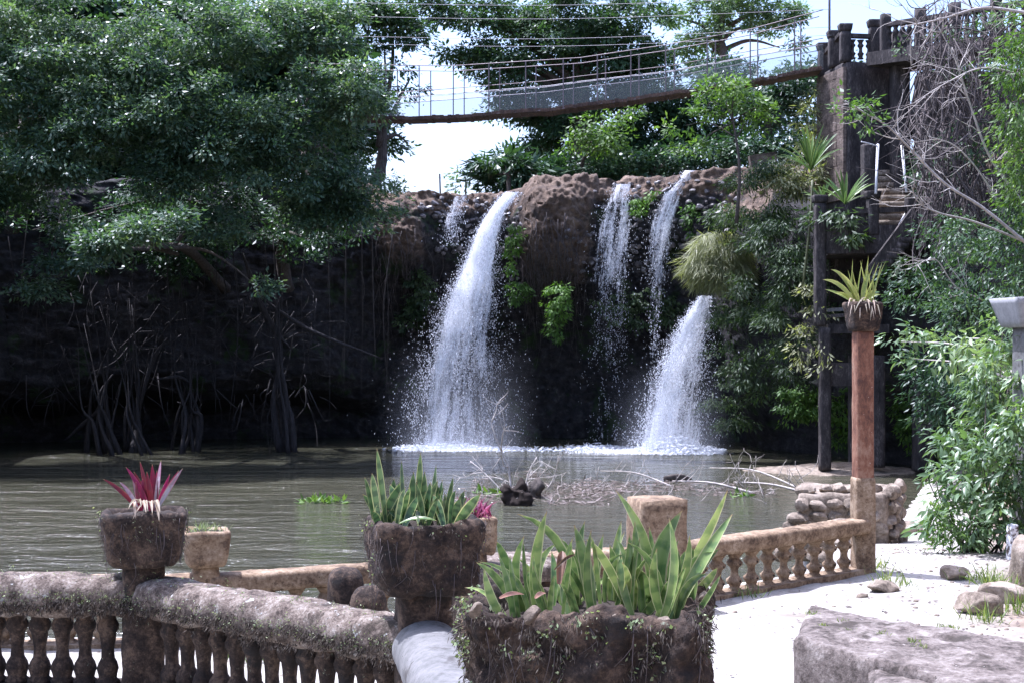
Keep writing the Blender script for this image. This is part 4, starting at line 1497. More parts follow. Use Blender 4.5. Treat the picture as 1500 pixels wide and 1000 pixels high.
g = np.random.default_rng(55)
sp = empty('snake_plant', (FC[0], FC[1], 4.38), 'big banded snake plant with tall pale-edged leaves in the shaggy front planter', 'plant')
FRONT = [(950, 902, 717, 15), (963, 1066, 717, 17), (972, 1073, 752, 16), (978, 999, 729, 25), (790, 801, 730, 17), (836, 758, 752, 14), (778, 768, 766, 13), (868, 841, 750, 17), (878, 857, 744, 13),
         (893, 910, 744, 12), (890, 922, 763, 13), (957, 980, 739, 15), (937, 951, 752, 13), (906, 893, 797, 17), (916, 929, 785, 15), (850, 829, 829, 15), (756, 709, 832, 13), (752, 730, 810, 10),
         (987, 988, 820, 15), (995, 1019, 820, 13), (996, 1009, 845, 15), (783, 779, 852, 11), (806, 812, 842, 9), (872, 884, 763, 10), (928, 938, 768, 13), (945, 930, 745, 14), (968, 1010, 765, 13), (868, 856, 790, 12),
         (765, 747, 812, 11), (800, 815, 795, 13), (880, 866, 775, 13), (905, 915, 760, 12)]
for i, (bx, tx, ty, w) in enumerate(FRONT):
    d = 3.98 + g.uniform(-.08, .14)
    b0 = P(bx, 500, d); b0[2] = 4.38
    if ty < 775 and abs(tx - bx) < 45:
        ty += 18
    tp = P(tx, ty, d + g.uniform(-.06, .06))
    blade(sp, b0, tp, w * 1.15 * d / F, M['snake'], bow=g.uniform(0.0, 0.08), side=g.normal() * .09, face=(g.normal() * .5, -1, g.uniform(-.1, .4)), curl=g.uniform(.2, .6))
for i in range(60):
    bx = g.uniform(755, 1000)
    d = 3.98 + g.uniform(-.08, .16)
    b0 = P(bx, 500, d); b0[2] = 4.38
    tp = P(bx + np.clip((bx - 885) * .3 + g.normal() * 36, -75, 75), g.uniform(785, 862), d + g.uniform(-.1, .06))
    blade(sp, b0, tp, g.uniform(8, 16) * d / F, M['snake'], bow=g.uniform(0.02, 0.2), side=g.normal() * .1, face=(g.normal() * .6, -1, g.uniform(-.1, .4)), curl=g.uniform(.2, .6))
# dead curled leaves among them
for bx, by, tx, ty, w in ((818, 855, 824, 806, 15), (812, 834, 843, 812, 5)):
    blade(sp, P(bx, by, 3.8), P(tx, ty, 3.86), w * 3.8 / F, M['dead_leaf'], 0.1, name='dead_leaf', curl=0.9)
for bx, by, tx, ty, w, lab in ((732, 876, 768, 870, 11, 'curled brown dead leaf on the rim of the front planter'), (784, 876, 800, 868, 10, 'small brown dead leaf tucked beside the front snake plant leaves')):
    dl = blade(None, P(bx, by, 3.74), P(tx, ty, 3.8), w * 3.75 / F, M['dead_leaf'], 0.06, name='dead_leaf', curl=.4, face=(0, -.5, 1))
    tag(dl, lab, 'dead leaf')

sp2 = empty('snake_plant', (n_2[0], n_2[1], 4.2), 'clump of short dark-banded snake plants in the post planter', 'plant')
for bx, tx, ty, w in ((566, 552, 656, 9), (612, 616, 662, 9), (592, 588, 674, 7), (632, 639, 680, 9), (648, 664, 697, 8), (548, 534, 698, 9), (556, 545, 692, 11), (600, 606, 690, 11), (575, 577, 700, 10), (620, 622, 690, 10), (640, 648, 702, 10)):
    d = 7.6 + g.uniform(-.15, .15)
    b0 = P(bx, 500, d); b0[2] = 4.2
    blade(sp2, b0, P(tx, ty, d), w * d / F * 1.1, M['snake_dark'], g.uniform(0, .08), 7, face=(g.normal() * .6, -1, .2))
for i in range(46):
    bx = g.uniform(542, 668)
    d = 7.6 + g.uniform(-.2, .2)
    b0 = P(bx, 500, d); b0[2] = 4.2
    blade(sp2, b0, P(bx + g.normal() * 18, g.uniform(702, 748), d + g.normal() * .08), g.uniform(10, 16) * d / F, M['snake_dark'], g.uniform(0, .1), 7, face=(g.normal() * .8, -1, .2), curl=g.uniform(.1, .5))
blade(sp2, P(585, 766, 7.36), P(640, 762, 7.34), 9 * 7.4 / F, M['snake'], 0.1, 7, name='fallen_leaf', face=(0, -.4, 1))

rp = empty('red_plant', (n_1[0], n_1[1], 4.06), 'red strap-leaved plant with silvery leaf backs in the left post planter', 'plant')
for bx, tx, ty, w, mt in ((203, 151, 701, 7, 'red_blade'), (220, 184, 683, 8, 'red_blade'), (222, 205, 675, 11, 'red_blade'), (225, 223, 679, 10, 'red_blade'), (226, 236, 673, 7, 'white_blade'), (229, 268, 685, 9, 'white_blade'), (228, 249, 693, 8, 'red_blade'),
                          (204, 175, 705, 7, 'white_blade'), (206, 194, 699, 6, 'white_blade'), (206, 199, 705, 11, 'red_blade'), (224, 215, 690, 9, 'red_blade'), (227, 262, 688, 7, 'red_blade'), (201, 172, 712, 6, 'red_blade'), (226, 230, 688, 9, 'red_blade'), (208, 209, 700, 8, 'red_blade'), (223, 196, 690, 8, 'red_blade')):
    d = 8.95 + g.uniform(-.06, .06)
    b0 = P(bx, 738, d)
    blade(rp, b0 - np.array([0, 0, .04]), P(tx, ty, d), w * d / F * .9, M[mt], g.uniform(-.02, .1), 8, face=(g.normal() * .3, -1, .3), prof=.4)
for i in range(9):
    bx = g.uniform(196, 232)
    blade(rp, P(bx, 736, 8.85), P(bx + g.normal() * 16, g.uniform(742, 766), 8.72), g.uniform(3, 5.5) * 8.8 / F, M['dry_blade'], 0.25, 7, name='dry_leaf', face=(0, -.5, 1), curl=.8)

cp_ = empty('strap_leaf_plant', (cx_, cy_, 5.55), 'lime strap-leaved plant with dry strands, on top of the rust column', 'plant')
for bx, tx, ty, w in ((1253, 1205, 410, 7), (1251, 1208, 424, 6), (1256, 1217, 395, 7), (1258, 1230, 400, 8), (1262, 1272, 402, 7), (1264, 1284, 424, 8), (1258, 1240, 412, 8), (1266, 1268, 412, 7), (1250, 1222, 430, 6), (1268, 1290, 432, 6)):
    d = 14.0 + g.uniform(-.08, .08)
    blade(cp_, P(bx, 444, d), P(tx, ty, d), w * d / F, M['lime_blade'], g.uniform(.05, .2), 8, face=(g.normal() * .4, -1, .5), prof=.35)
for i in range(18):
    bx = g.uniform(1246, 1280)
    blade(cp_, P(bx, 444, 14.0), P(bx + g.normal() * 14, g.uniform(372, 412), 14.0 + g.normal() * .1), 2.2 * 14 / F, M['lime_blade'], .05, 6, name='thin_leaf', prof=.2)
for i in range(11):
    bx = g.uniform(1246, 1282)
    d = 13.78
    blade(cp_, P(bx, 442, 13.95), P(bx + g.normal() * 12 + (4 if bx > 1264 else -3), g.uniform(448, 474), d), g.uniform(1.6, 3.2) * d / F, M['dry_blade'], .3, 7, name='dry_leaf', face=(0, -.6, 1), prof=.3)


def tuft(name, label, cat, base, n, h, spread, mat, w=0.006, seed=0, group=None, kind=None, parent=None):
    g = np.random.default_rng(seed)
    base = np.array(base, float)
    C = base + np.hstack([g.normal(size=(n, 2)) * spread, np.zeros((n, 1))])
    D = unit(np.hstack([g.normal(size=(n, 2)) * .45, np.ones((n, 1))]))
    V, Fc = long_leaves(C, D, unit(np.hstack([g.normal(size=(n, 2)), np.full((n, 1), .3)])), h * g.uniform(.5, 1.2, n), w * g.uniform(.7, 1.4, n), .35)
    o = mk(name, V, Fc, mat, parent, False, rnd=np.repeat(g.random(n), 8))
    if parent is None:
        tag(o, label, cat, group, kind)
    return o


tuft('grass_tuft', 'sparse grey-green tuft in the small ochre planter', 'plant', (l_1[0], l_1[1], 3.74), 110, .11, .07, M['lichen'], .006, 1)
o = tuft('purple_plant', 'purple-leaved plant growing behind the leafy post planter', 'plant', (pl5c[0] - .05, pl5c[1] + .05, 3.82), 90, .17, .07, M['purple'], .018, 2)
GT = 'grass tufts on the sandy path'
for i, (px, d, n, h, lab) in enumerate(((1297, 13.3, 40, .2, 'grass tuft just behind the flat cracked path stone'), (1322, 13.1, 30, .14, 'short grass tuft right of the flat cracked path stone'), (1452, 13.2, 90, .24, 'bright grass tuft between the low grey stone and the boulder'),
                                        (1470, 12.6, 80, .22, 'grass tuft at the foot of the brown boulder'), (1418, 13.5, 50, .14, 'thin grass right behind the low grey broken stone'), (1442, 11.3, 50, .2, 'grass tuft growing in front of the tan angular stone'),
                                        (1286, 14.2, 30, .16, 'few grass blades at the foot of the rust column'), (1098, 12.6, 40, .12, 'little green weed below the ochre balusters'), (372, 9.9, 50, .28, 'green grass behind the mossy balusters between the two posts'), (1494, 11.6, 60, .24, 'grass tuft at the right edge beside the long tan stone'))):
    tuft('grass_tuft', lab, 'grass', on_ground(px, d) - np.array([0, 0, .01]), n, h, .07, M['grass'], .009, 90 + i, GT)
# moss spots on the slab
for i, (px, py) in enumerate(((1190, 900), (1237, 912), (1244, 926), (1290, 930), (1337, 940), (1382, 920), (1395, 921), (1350, 950), (1205, 918))):
    x, y = at_z(px, py, 3.44)
    tuft('moss_tuft', 'tiny green moss tuft growing on the broad stone slab', 'moss', (x, y, 3.44), 30, .035, .022, M['grass'], .005, 190 + i, 'moss tufts on the slab')

# leaf litter on the path
n = 900
px = np.where(g.random(n) < .6, g.uniform(1290, 1520, n), g.uniform(1060, 1500, n)); dd = g.uniform(9.5, 19, n)
X, Y = (px - 750) / F * dd, dd
keep = shore_dist(X, Y) > 0.15
X, Y = X[keep], Y[keep]
C = np.stack([X, Y, ground_z(X, Y) + .012], 1)
V, Fc = kite_leaves(C, unit(np.hstack([g.normal(size=(len(C), 2)), g.normal(size=(len(C), 1)) * .2])), np.tile([[0, 0, 1.0]], (len(C), 1)) + g.normal(size=(len(C), 3)) * .3, g.uniform(.02, .07, len(C)), g.uniform(.01, .035, len(C)))
tag(mk('leaf_litter', V, Fc, M['drywood'], None, False, rnd=g.random(len(C))), 'scattered dry leaves lying on the sandy path', 'leaf litter', None, 'stuff')

# grit and pebbles on the path
n = 300
px = np.where(g.random(n) < .55, g.uniform(1290, 1520, n), g.uniform(1060, 1500, n)); dd = g.uniform(9.5, 24, n)
X, Y = (px - 750) / F * dd, dd
keep = shore_dist(X, Y) > .2
X, Y = X[keep], Y[keep]
Zg = ground_z(X, Y)
RV, RF_ = rock_mesh(5, 2, .3)
RF_ = np.asarray(RF_)
n = len(X)
sc = g.uniform(.012, .05, n) * (1 + 1.2 * (g.random(n) > .93))
VV = (RV[None] * sc[:, None, None] * np.array([1.2, 1, .7]) + np.stack([X, Y, Zg], 1)[:, None]).reshape(-1, 3)
FF = (np.arange(n)[:, None, None] * len(RV) + RF_[None]).reshape(-1, 4)
tag(mk('pebbles', VV, FF, M['rubble']), 'scattered pebbles and grit on the sandy path', 'pebbles', None, 'stuff')


# ------------------------------------------------------------------ drift in the pool
def branchy(mb, p0, d0, L, r, g, depth, up=0.1, n=3, kink=0.35):
    m = 6
    pts = [np.array(p0, float)]
    d = unit(np.array(d0, float))
    for k in range(m - 1):
        d = unit(d + g.normal(size=3) * kink * 0.5 + np.array([0, 0, up * .2]))
        pts.append(pts[-1] + d * L / (m - 1))
    V, Fc = tube(np.array(pts), np.linspace(r, r * .35, m), 5 if r > .02 else 4)
    mb.add(V, Fc)
    if depth > 0:
        for k in range(n):
            i = int(g.integers(1, m))
            nd = unit(d + g.normal(size=3) * .8)
            branchy(mb, pts[i], nd, L * g.uniform(.4, .7), r * .5, g, depth - 1, up, n, kink)


def wpt(px, py, z=0.0):
    d = (CAMZ - z) * F / (py - 500)
    x, y = XY(px, d)
    return np.array([x, y, z])


g = np.random.default_rng(101)
C, D, S = [], [], []
for px0, px1, py0, py1, n in ((695, 890, 706, 740, 1500), (850, 1010, 702, 724, 800), (1000, 1135, 708, 726, 420), (690, 800, 690, 706, 250), (620, 700, 715, 742, 160)):
    px = g.uniform(px0, px1, n); py = g.uniform(py0, py1, n)
    d = CAMZ * F / (py - 500)
    C.append(np.stack([(px - 750) / F * d, d, g.uniform(0, .05, n)], 1))
C = np.concatenate(C)
keep = fbm(C * np.array([.55, .4, 0]), 4, 61) > -0.08 + 0.12 * g.normal(size=len(C))
C = C[keep]
n = len(C)
V, Fc = kite_leaves(C, unit(np.hstack([g.normal(size=(n, 2)), g.normal(size=(n, 1)) * .15])), np.tile([[0, 0, 1.0]], (n, 1)) + g.normal(size=(n, 3)) * .35, g.uniform(.1, .6, n), g.uniform(.015, .06, n))
tag(mk('floating_debris', V, Fc, M['drywood'], None, False, rnd=g.random(n)), 'mat of dry sticks and leaf litter floating in the pool', 'debris', None, 'stuff')
# the two stumps
p = wpt(757, 738)
V, Fc = rbox((.8, .6, .8), (14, 14, 14), .2, .4, 3.2, 5, bottom=1.3, loc=p - np.array([0, 0, .2]))
tag(mk('stump', V, Fc, M['hole_shade']), 'dark rotten stump standing in the floating debris', 'stump')
p = wpt(782, 728)
V, Fc = tube(spline([p - np.array([.15, 0, .3]), p + np.array([0, 0, .2]), p + np.array([.22, 0, .52])], 14), np.linspace(.34, .24, 14), 14, .9, 4)
tag(mk('stump', V, Fc, M['bark']), 'pale broken stump leaning beside the dark rotten one', 'stump')
for (px, py, lx, ly, L, r, nn, dep, lab) in (
        (748, 728, -.35, 1, 2.7, .05, 4, 2, 'tall bleached branch rising from the debris left of the stumps'),
        (736, 722, -.5, .7, 1.7, .04, 4, 2, 'forked pale twigs leaning left out of the debris'),
        (765, 722, .35, 1, 1.4, .04, 4, 2, 'short upright pale twigs just behind the dark stump'),
        (800, 716, .5, .7, 1.4, .035, 3, 2, 'thin bare twigs right of the pale stump')):
    mb = MB()
    branchy(mb, wpt(px, py) - np.array([0, 0, .05]), (lx, .1, ly), L, r, g, dep, .3, nn)
    tag(mb.build('bare_branch', M['twig']), lab, 'branch', 'bare branches in the drift')
for (a, b, z, r, lab) in (((985, 712), (1105, 722), .25, .05, 'long dead branch lying across the debris towards the rubble block'), ((1040, 700), (1178, 718), .5, .04, 'arched bare branch above the water left of the rubble block'),
                          ((880, 700), (985, 712), .35, .035, 'thin dead branch in the middle of the drift'), ((1075, 712), (1185, 722), .2, .05, 'floating grey limb whose end reaches toward the rubble block')):
    mb = MB()
    p0, p1 = wpt(*a), wpt(*b)
    mid = (p0 + p1) / 2 + np.array([0, 0, z])
    V, Fc = tube(spline([p0 + np.array([0, 0, z * .8]), mid, p1], 10), np.linspace(r * .5, r, 10), 5)
    mb.add(V, Fc)
    for k in range(7):
        t = g.random()
        q = p0 * (1 - t) + p1 * t + np.array([0, 0, z * .7])
        branchy(mb, q, (g.normal(), g.normal() * .4, .9), g.uniform(.4, 1.0), r * .4, g, 1, .2, 2)
    tag(mb.build('bare_branch', M['twig']), lab, 'branch', 'bare branches in the drift')
mb = MB()
for k in range(60):
    q = wpt(g.uniform(692, 1130), g.uniform(704, 738)) - np.array([0, 0, .03])
    branchy(mb, q, (g.normal() * .8, g.normal() * .4, g.uniform(.1, 1)), g.uniform(.3, 1.0), g.uniform(.008, .02), g, 1, .2, 2)
tag(mb.build('drift_twigs', M['twig']), 'many small bleached twigs sticking out of the floating debris', 'twigs', None, 'stuff')
p = wpt(990, 704)
V, Fc = rock_mesh(8, 5, .5)
tag(mk('driftwood', V * np.array([1.3, .5, .35]) + p + np.array([0, 0, .1]), Fc, M['bark']), 'dark lump of driftwood near the foot of the slanting waterfall', 'driftwood')
for px, py, n, s, lab in ((475, 735, 70, .45, 'bright green water plants floating alone left of the debris'), (722, 722, 60, .4, 'broad green water weed at the left end of the debris'), (1085, 727, 20, .25, 'small green weed at the right end of the debris')):
    p = wpt(px, py)
    C = p + np.hstack([np.clip(g.normal(size=(n, 2)), -1.6, 1.6) * np.array([s * .9, s * .6]), np.full((n, 1), .02)])
    Dd = unit(np.hstack([g.normal(size=(n, 2)), g.uniform(.1, .9, (n, 1))]))
    V, Fc = kite_leaves(C, Dd, rdir(g, n) + np.array([0, 0, 1]), g.uniform(.2, .42, n), g.uniform(.08, .18, n))
    tag(mk('water_weed', V, Fc, M['leaf_bright'], None, False, rnd=g.random(n)), lab, 'water plant', 'water plants in the pool')
# low gravel spit on the far right shore
a = wpt(1235, 692)
q = np.linspace(-1, 1, 40)
QX, QY = np.meshgrid(q, q, indexing='ij')
hh = .42 * np.exp(-(QX ** 2 + QY ** 2) * 2.2) - .1
sv = np.stack([a[0] + QX.ravel() * 4.2, a[1] + 1.0 + QY.ravel() * 2.6, hh.ravel()], 1)
sv[:, 2] += .08 * fbm(sv * 1.8, 4, 3)
o = mk('gravel_spit', sv, grid_faces(40, 40)[:, ::-1], M['rubble'])
tag(o, 'low gravel spit in the water below the stair tower', 'gravel spit', None, 'structure')


# ------------------------------------------------------------------ left bank: roots under the overhanging trees
def root_thing(label, strands, spread, px, py0, py1, d, r, seed, group):
    g = np.random.default_rng(seed)
    b = P(px, 650, d); b[2] = -0.1
    t = empty('root_column', b, label, 'tree roots', group)
    for k in range(strands):
        top = P(px + g.normal() * spread * .9 - 12, py0 - g.uniform(40, 130), d + g.normal() * .4)
        bot = P(px + g.normal() * spread, 650, d + g.normal() * .7); bot[2] = -.1
        m1 = top * .5 + bot * .5 + g.normal(size=3) * .2
        m2 = top * .25 + bot * .75 + g.normal(size=3) * .2
        V, Fc = tube(spline([top, m1, m2, bot], 12), np.interp(np.linspace(0, 1, 12), [0, .4, 1], [r * .15, r * .6, r * 1.6]) * g.uniform(.5, 1.2), 6, .4, k)
        mk('root', V, Fc, M['dark_root'], t)
    return t


RG = 'roots standing in the water on the dark left bank'
root_thing('stout column of fused roots standing alone in the water, right of the root thicket', 7, 9, 421, 505, 648, 66.5, .13, 1, RG)
root_thing('dark pyramid of roots in the middle of the left bank', 8, 16, 290, 545, 648, 66.5, .1, 2, RG)
root_thing('tangled roots with a bent limb in the left bank thicket', 9, 24, 205, 530, 648, 66, .1, 3, RG)
root_thing('splayed roots reaching down to the water at the left', 8, 26, 150, 560, 648, 65.5, .09, 4, RG)
for pts, r, lab in (([(165, 548), (148, 575), (145, 600), (120, 622), (95, 645)], .13, 'bent pale root curving down to the water on the left'), ([(245, 495), (228, 520), (215, 555), (205, 600)], .12, 'forked pale root rising above the root thicket'),
                    ([(230, 555), (262, 552), (278, 560)], .1, 'short horizontal root above the dark hollow'), ([(355, 370), (375, 430), (400, 480), (425, 510)], .16, 'long slanting root from the canopy to the root column'),
                    ([(375, 430), (430, 470), (480, 495), (560, 525)], .11, 'long diagonal root running right across the dark rock')):
    pp = [P(a, b, 66.3 + .15 * i) for i, (a, b) in enumerate(pts)]
    V, Fc = tube(spline(pp, 18), np.interp(np.linspace(0, 1, 18), [0, .3, .75, 1], [r * .25, r, r * .8, r * .2]), 7, .35, 3)
    tag(mk('bank_root', V, Fc, M['dark_root']), lab, 'tree roots', 'crooked roots on the dark left bank')
g = np.random.default_rng(212)
mb = MB()
for k in range(300):
    px, py = g.uniform(-20, 470), g.uniform(395, 590)
    p0 = P(px, py, g.uniform(66.6, 69))
    L = g.uniform(.5, 3.0)
    dr = unit(np.array([g.normal() * (.3 if g.random() < .6 else 1.2), g.normal() * .3, -1]))
    q1 = p0 + dr * L * .5 + g.normal(size=3) * .3
    V, Fc = tube(spline([p0, q1, p0 + dr * L + g.normal(size=3) * .25], 7), np.linspace(.028, .009, 7) * g.uniform(.4, 1.6), 4)
    mb.add(V, Fc)
tag(mb.build('root_tangle', M['dark_root']), 'dark tangle of rootlets and vines covering the left bank', 'roots', None, 'stuff')
g = np.random.default_rng(202)
for k in range(26):
    px = [452, 480, 495, 508, 225, 140, 160, 110, 90, 200, 240, 260, 305, 320, 340, 60, 40, 12, 385, 400, 530, 545, 560, 578][k] if k < 24 else g.uniform(10, 600)
    y0 = g.uniform(300, 360) if px < 520 else g.uniform(300, 325)
    y1 = g.uniform(500, 645) if px < 620 else 480
    d = 66 + g.uniform(-.6, .8) + (3.2 if px > 500 else 0)
    p0, p1 = P(px, y0, d), P(px + g.normal() * 8, y1, d + .3)
    p1[2] = max(p1[2], -.05)
    mid = (p0 + p1) / 2 + g.normal(size=3) * .3
    V, Fc = tube(spline([p0, mid, p1], 9), np.linspace(.03, .01, 9) * g.uniform(.5, 1.3), 4)
    tag(mk('hanging_root', V, Fc, M['dark_root']), 'thin aerial root hanging down the dark bank under the left trees', 'aerial root', 'thin aerial roots')
# root fibres on the brown knobs
mb = MB()
for k in range(130):
    px = g.normal() * 26 + (815 if k < 95 else 585)
    t0 = g.uniform(.62, .86)
    pts = []
    for i in range(6):
        t = t0 - i * g.uniform(.03, .06)
        q = face_point(px + g.normal() * 4, t, .3)
        q = q + np.array([.1, -1, .25]) / 1.036 * (.75 * fbm(q[None] * .45, 4, 21))[0]
        pts.append(q)
    V, Fc = tube(spline(pts, 9), np.linspace(.018, .006, 9), 4)
    mb.add(V, Fc)
o = mb.build('root_fibres', M['root'])
tag(o, 'fine root fibres hanging over the brown rock knobs between the falls', 'roots', None, 'stuff')

# ------------------------------------------------------------------ trees
KW = dict(per_m2=150, leaf=0.215, wid=0.44, clump_r=0.5, per_clump=28, droop=0.3, shell=0.55, bough=1.15)
TG = 'big trees overhanging the left bank'
tree('fig_tree', 'dark dense tree filling the far left, down to the water side', P(20, 330, 69), P(40, 150, 64),
     [B(30, 50, 60, 85), B(20, 170, 59, 80), B(115, 130, 58.5, 75), B(85, 225, 58.5, 75, 45), B(165, 30, 61, 80), B(150, 205, 58.5, 60, 45), B(20, 280, 61, 60, 40), B(-70, 120, 58, 90), B(-60, 270, 59, 80, 60)], M['leaf_fig'], TG, .45, 1, **KW)
tree('fig_tree', 'tall dense tree in the middle of the left mass, above the root thicket', P(290, 320, 70), P(290, 150, 65),
     [B(265, 70, 60, 85), B(225, 175, 58.5, 70), B(340, 50, 61, 85), B(300, 160, 58.5, 75), B(360, 220, 59, 65, 50), B(275, 255, 60, 60, 40), B(200, 110, 59, 60)], M['leaf_fig'], TG, .45, 2, **KW)
tree('fig_tree', 'dense tree at the right end of the left mass, hiding the bridge end', P(450, 320, 70), P(440, 160, 65),
     [B(420, 60, 63, 75), B(455, 165, 61, 70), B(495, 125, 61, 50), B(520, 165, 60.5, 40, 35), B(425, 260, 61, 65, 45), B(500, 265, 62, 55, 45), B(395, 180, 60, 55), B(535, 300, 63, 38, 28), B(475, 320, 63, 55, 25), B(470, 40, 64, 45)], M['leaf_fig'], TG, .42, 3, **KW)
tree('leaning_tree', 'low leaning bough of silvery leaves reaching out over the dark bank', P(330, 400, 69), P(230, 360, 60),
     [B(90, 368, 60, 50, 20), B(175, 350, 54.3, 45, 16), B(235, 330, 54.5, 45, 14), B(120, 368, 54.6, 30, 10), B(50, 425, 60, 36, 10), B(318, 325, 60.5, 45, 20), B(140, 388, 57.5, 32, 10), B(385, 425, 62, 10, 8)], M['leaf_fig'], TG, .22, 4, **dict(KW, per_m2=150, bough=.7))
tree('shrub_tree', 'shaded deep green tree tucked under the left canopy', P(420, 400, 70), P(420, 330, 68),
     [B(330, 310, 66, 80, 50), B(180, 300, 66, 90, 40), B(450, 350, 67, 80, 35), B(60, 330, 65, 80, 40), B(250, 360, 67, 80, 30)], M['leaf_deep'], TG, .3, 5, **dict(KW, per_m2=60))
BG = 'trees on the plateau behind the falls'
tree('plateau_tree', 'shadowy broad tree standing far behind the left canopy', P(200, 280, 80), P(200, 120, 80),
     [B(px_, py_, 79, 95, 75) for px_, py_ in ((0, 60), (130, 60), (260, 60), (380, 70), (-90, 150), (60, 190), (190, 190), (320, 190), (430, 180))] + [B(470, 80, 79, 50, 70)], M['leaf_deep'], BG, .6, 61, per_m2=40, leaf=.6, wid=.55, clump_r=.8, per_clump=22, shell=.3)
KB = dict(per_m2=85, leaf=0.3, wid=0.45, clump_r=0.65, per_clump=26, droop=0.3, shell=0.5, bough=1.3)
tree('plateau_tree', 'airy tree with a leaning forked trunk beside the sky gap', P(535, 275, 82), P(562, 190, 83),
     [B(530, 35, 84, 55, 40), B(568, 62, 84, 42, 32), B(596, 112, 84, 26, 30), B(560, 160, 84, 45, 34), B(598, 208, 84, 24, 16), B(515, 110, 85, 50, 45), B(505, 210, 85, 55, 45), B(580, 20, 85, 30, 22)], M['leaf_mid'], BG, .38, 6, **dict(KB, per_m2=52))
tree('plateau_tree', 'huge dark green tree behind the bridge, right of the sky gap', P(850, 275, 90), P(850, 110, 90),
     [B(760, 95, 89, 50, 55), B(830, 45, 89, 75, 55), B(905, 60, 89, 62, 60), B(850, 140, 91, 85, 55), B(785, 190, 91, 55, 45), B(870, 215, 91, 80, 45), B(935, 115, 89, 40, 45), B(725, 105, 88, 32, 30), B(695, 25, 88, 38, 28), B(675, 78, 88, 22, 20), B(640, 5, 88, 28, 12), B(780, 20, 90, 45, 30), B(945, 60, 90, 36, 50), B(960, 150, 90, 40, 45)], M['leaf_mid'], BG, .8, 7, **KB)
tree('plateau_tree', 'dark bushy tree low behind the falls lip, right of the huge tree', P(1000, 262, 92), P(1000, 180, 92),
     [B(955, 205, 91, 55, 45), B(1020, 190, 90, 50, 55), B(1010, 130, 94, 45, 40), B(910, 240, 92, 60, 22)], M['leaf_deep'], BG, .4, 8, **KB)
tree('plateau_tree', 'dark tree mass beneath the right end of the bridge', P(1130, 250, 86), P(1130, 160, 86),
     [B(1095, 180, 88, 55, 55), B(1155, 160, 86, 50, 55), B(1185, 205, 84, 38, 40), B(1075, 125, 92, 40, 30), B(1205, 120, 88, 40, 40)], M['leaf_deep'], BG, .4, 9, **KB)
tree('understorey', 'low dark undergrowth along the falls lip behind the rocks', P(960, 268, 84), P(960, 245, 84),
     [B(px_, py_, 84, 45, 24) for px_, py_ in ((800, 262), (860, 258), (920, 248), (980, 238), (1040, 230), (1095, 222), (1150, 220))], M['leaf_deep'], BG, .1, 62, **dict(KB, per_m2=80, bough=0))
tree('yellow_green_tree', 'yellow-green sapling lit in front of the huge dark tree', P(850, 262, 84), P(870, 205, 83),
     [B(868, 185, 82, 34, 20), B(895, 208, 82, 38, 16), B(845, 205, 82, 20, 12), B(925, 165, 83, 18, 18)], M['leaf_bright'], BG, .12, 10, **dict(KB, per_m2=40, leaf=.28, bough=0))
tree('broad_leaf_clump', 'dark broad-leaved clump beside the sky gap on the falls lip', P(745, 282, 80), P(745, 250, 80),
     [B(735, 240, 82, 38, 22), B(760, 258, 82, 45, 20), B(712, 262, 82, 22, 10), B(800, 258, 84, 40, 18)], M['leaf_deep'], BG, .12, 11, **dict(KB, per_m2=36, leaf=.7, wid=.25, bough=0))
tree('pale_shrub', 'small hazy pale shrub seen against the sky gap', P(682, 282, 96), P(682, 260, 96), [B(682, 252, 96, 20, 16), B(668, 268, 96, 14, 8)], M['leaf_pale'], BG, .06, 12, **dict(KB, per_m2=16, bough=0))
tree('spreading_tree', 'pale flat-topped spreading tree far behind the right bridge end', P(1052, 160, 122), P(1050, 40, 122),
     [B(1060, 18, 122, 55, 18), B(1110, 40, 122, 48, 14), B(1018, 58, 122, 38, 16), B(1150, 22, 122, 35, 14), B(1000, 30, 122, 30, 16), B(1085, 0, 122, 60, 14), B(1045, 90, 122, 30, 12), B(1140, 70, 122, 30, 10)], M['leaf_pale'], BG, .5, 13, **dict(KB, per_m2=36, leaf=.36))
tree('sapling', 'slim bright green sapling on the cliff edge in front of the bridge', P(1079, 300, 60), P(1073, 170, 60),
     [B(1062, 133, 60, 52, 13), B(1030, 165, 60, 36, 9), B(1102, 152, 60, 40, 12), B(1072, 114, 60, 26, 8), B(1018, 218, 60, 30, 9), B(1125, 168, 60, 20, 6), B(1000, 185, 60, 22, 6), B(1085, 180, 60, 30, 8)], M['leaf_bright'], None, .07, 14,
     **dict(KW, per_m2=44, leaf=.22, clump_r=.4, shell=.2, bough=0))
# thin pole in the sky gap
V, Fc = tube([P(645, 285, 84), P(644, 255, 84)], .05, 5)
tag(mk('pole', V, Fc, M['steel']), 'thin pole standing alone in the sky gap on the falls lip', 'pole')

# ------------------------------------------------------------------ suspension bridge
BPX = [430, 500, 561, 660, 720, 810, 935, 1010, 1100, 1206]
B_D = lambda px: 66.5 - (np.asarray(px, float) - 430) / 776 * 6.0
deck_y = lambda px: np.interp(px, BPX, [162, 170, 173, 172, 166, 160, 144, 133, 119, 100])
mid_y = lambda px: np.interp(px, [430, 567, 660, 800, 850, 980, 1100, 1214], [140, 137, 130, 119, 112, 97, 75, 55])
top_y = lambda px: np.interp(px, [430, 507, 660, 850, 977, 1100, 1250], [92, 95, 97, 85, 66, 43, 3])
BW = 1.25
br0 = P(1206, 100, 60.6)
bridge = empty('suspension_bridge', br0, 'narrow plank suspension bridge with wire-net sides, strung above the falls', 'bridge')
s_px = np.linspace(430, 1206, 60)


def side(px, yv, far):
    px = np.asarray(px, float)
    d = B_D(px)
    p = np.stack([(px - 750) / F * d, d, CAMZ - (yv - 500) / F * d], -1)
    return p + np.array([0.08, 1.0, 0]) * (BW if far else 0)


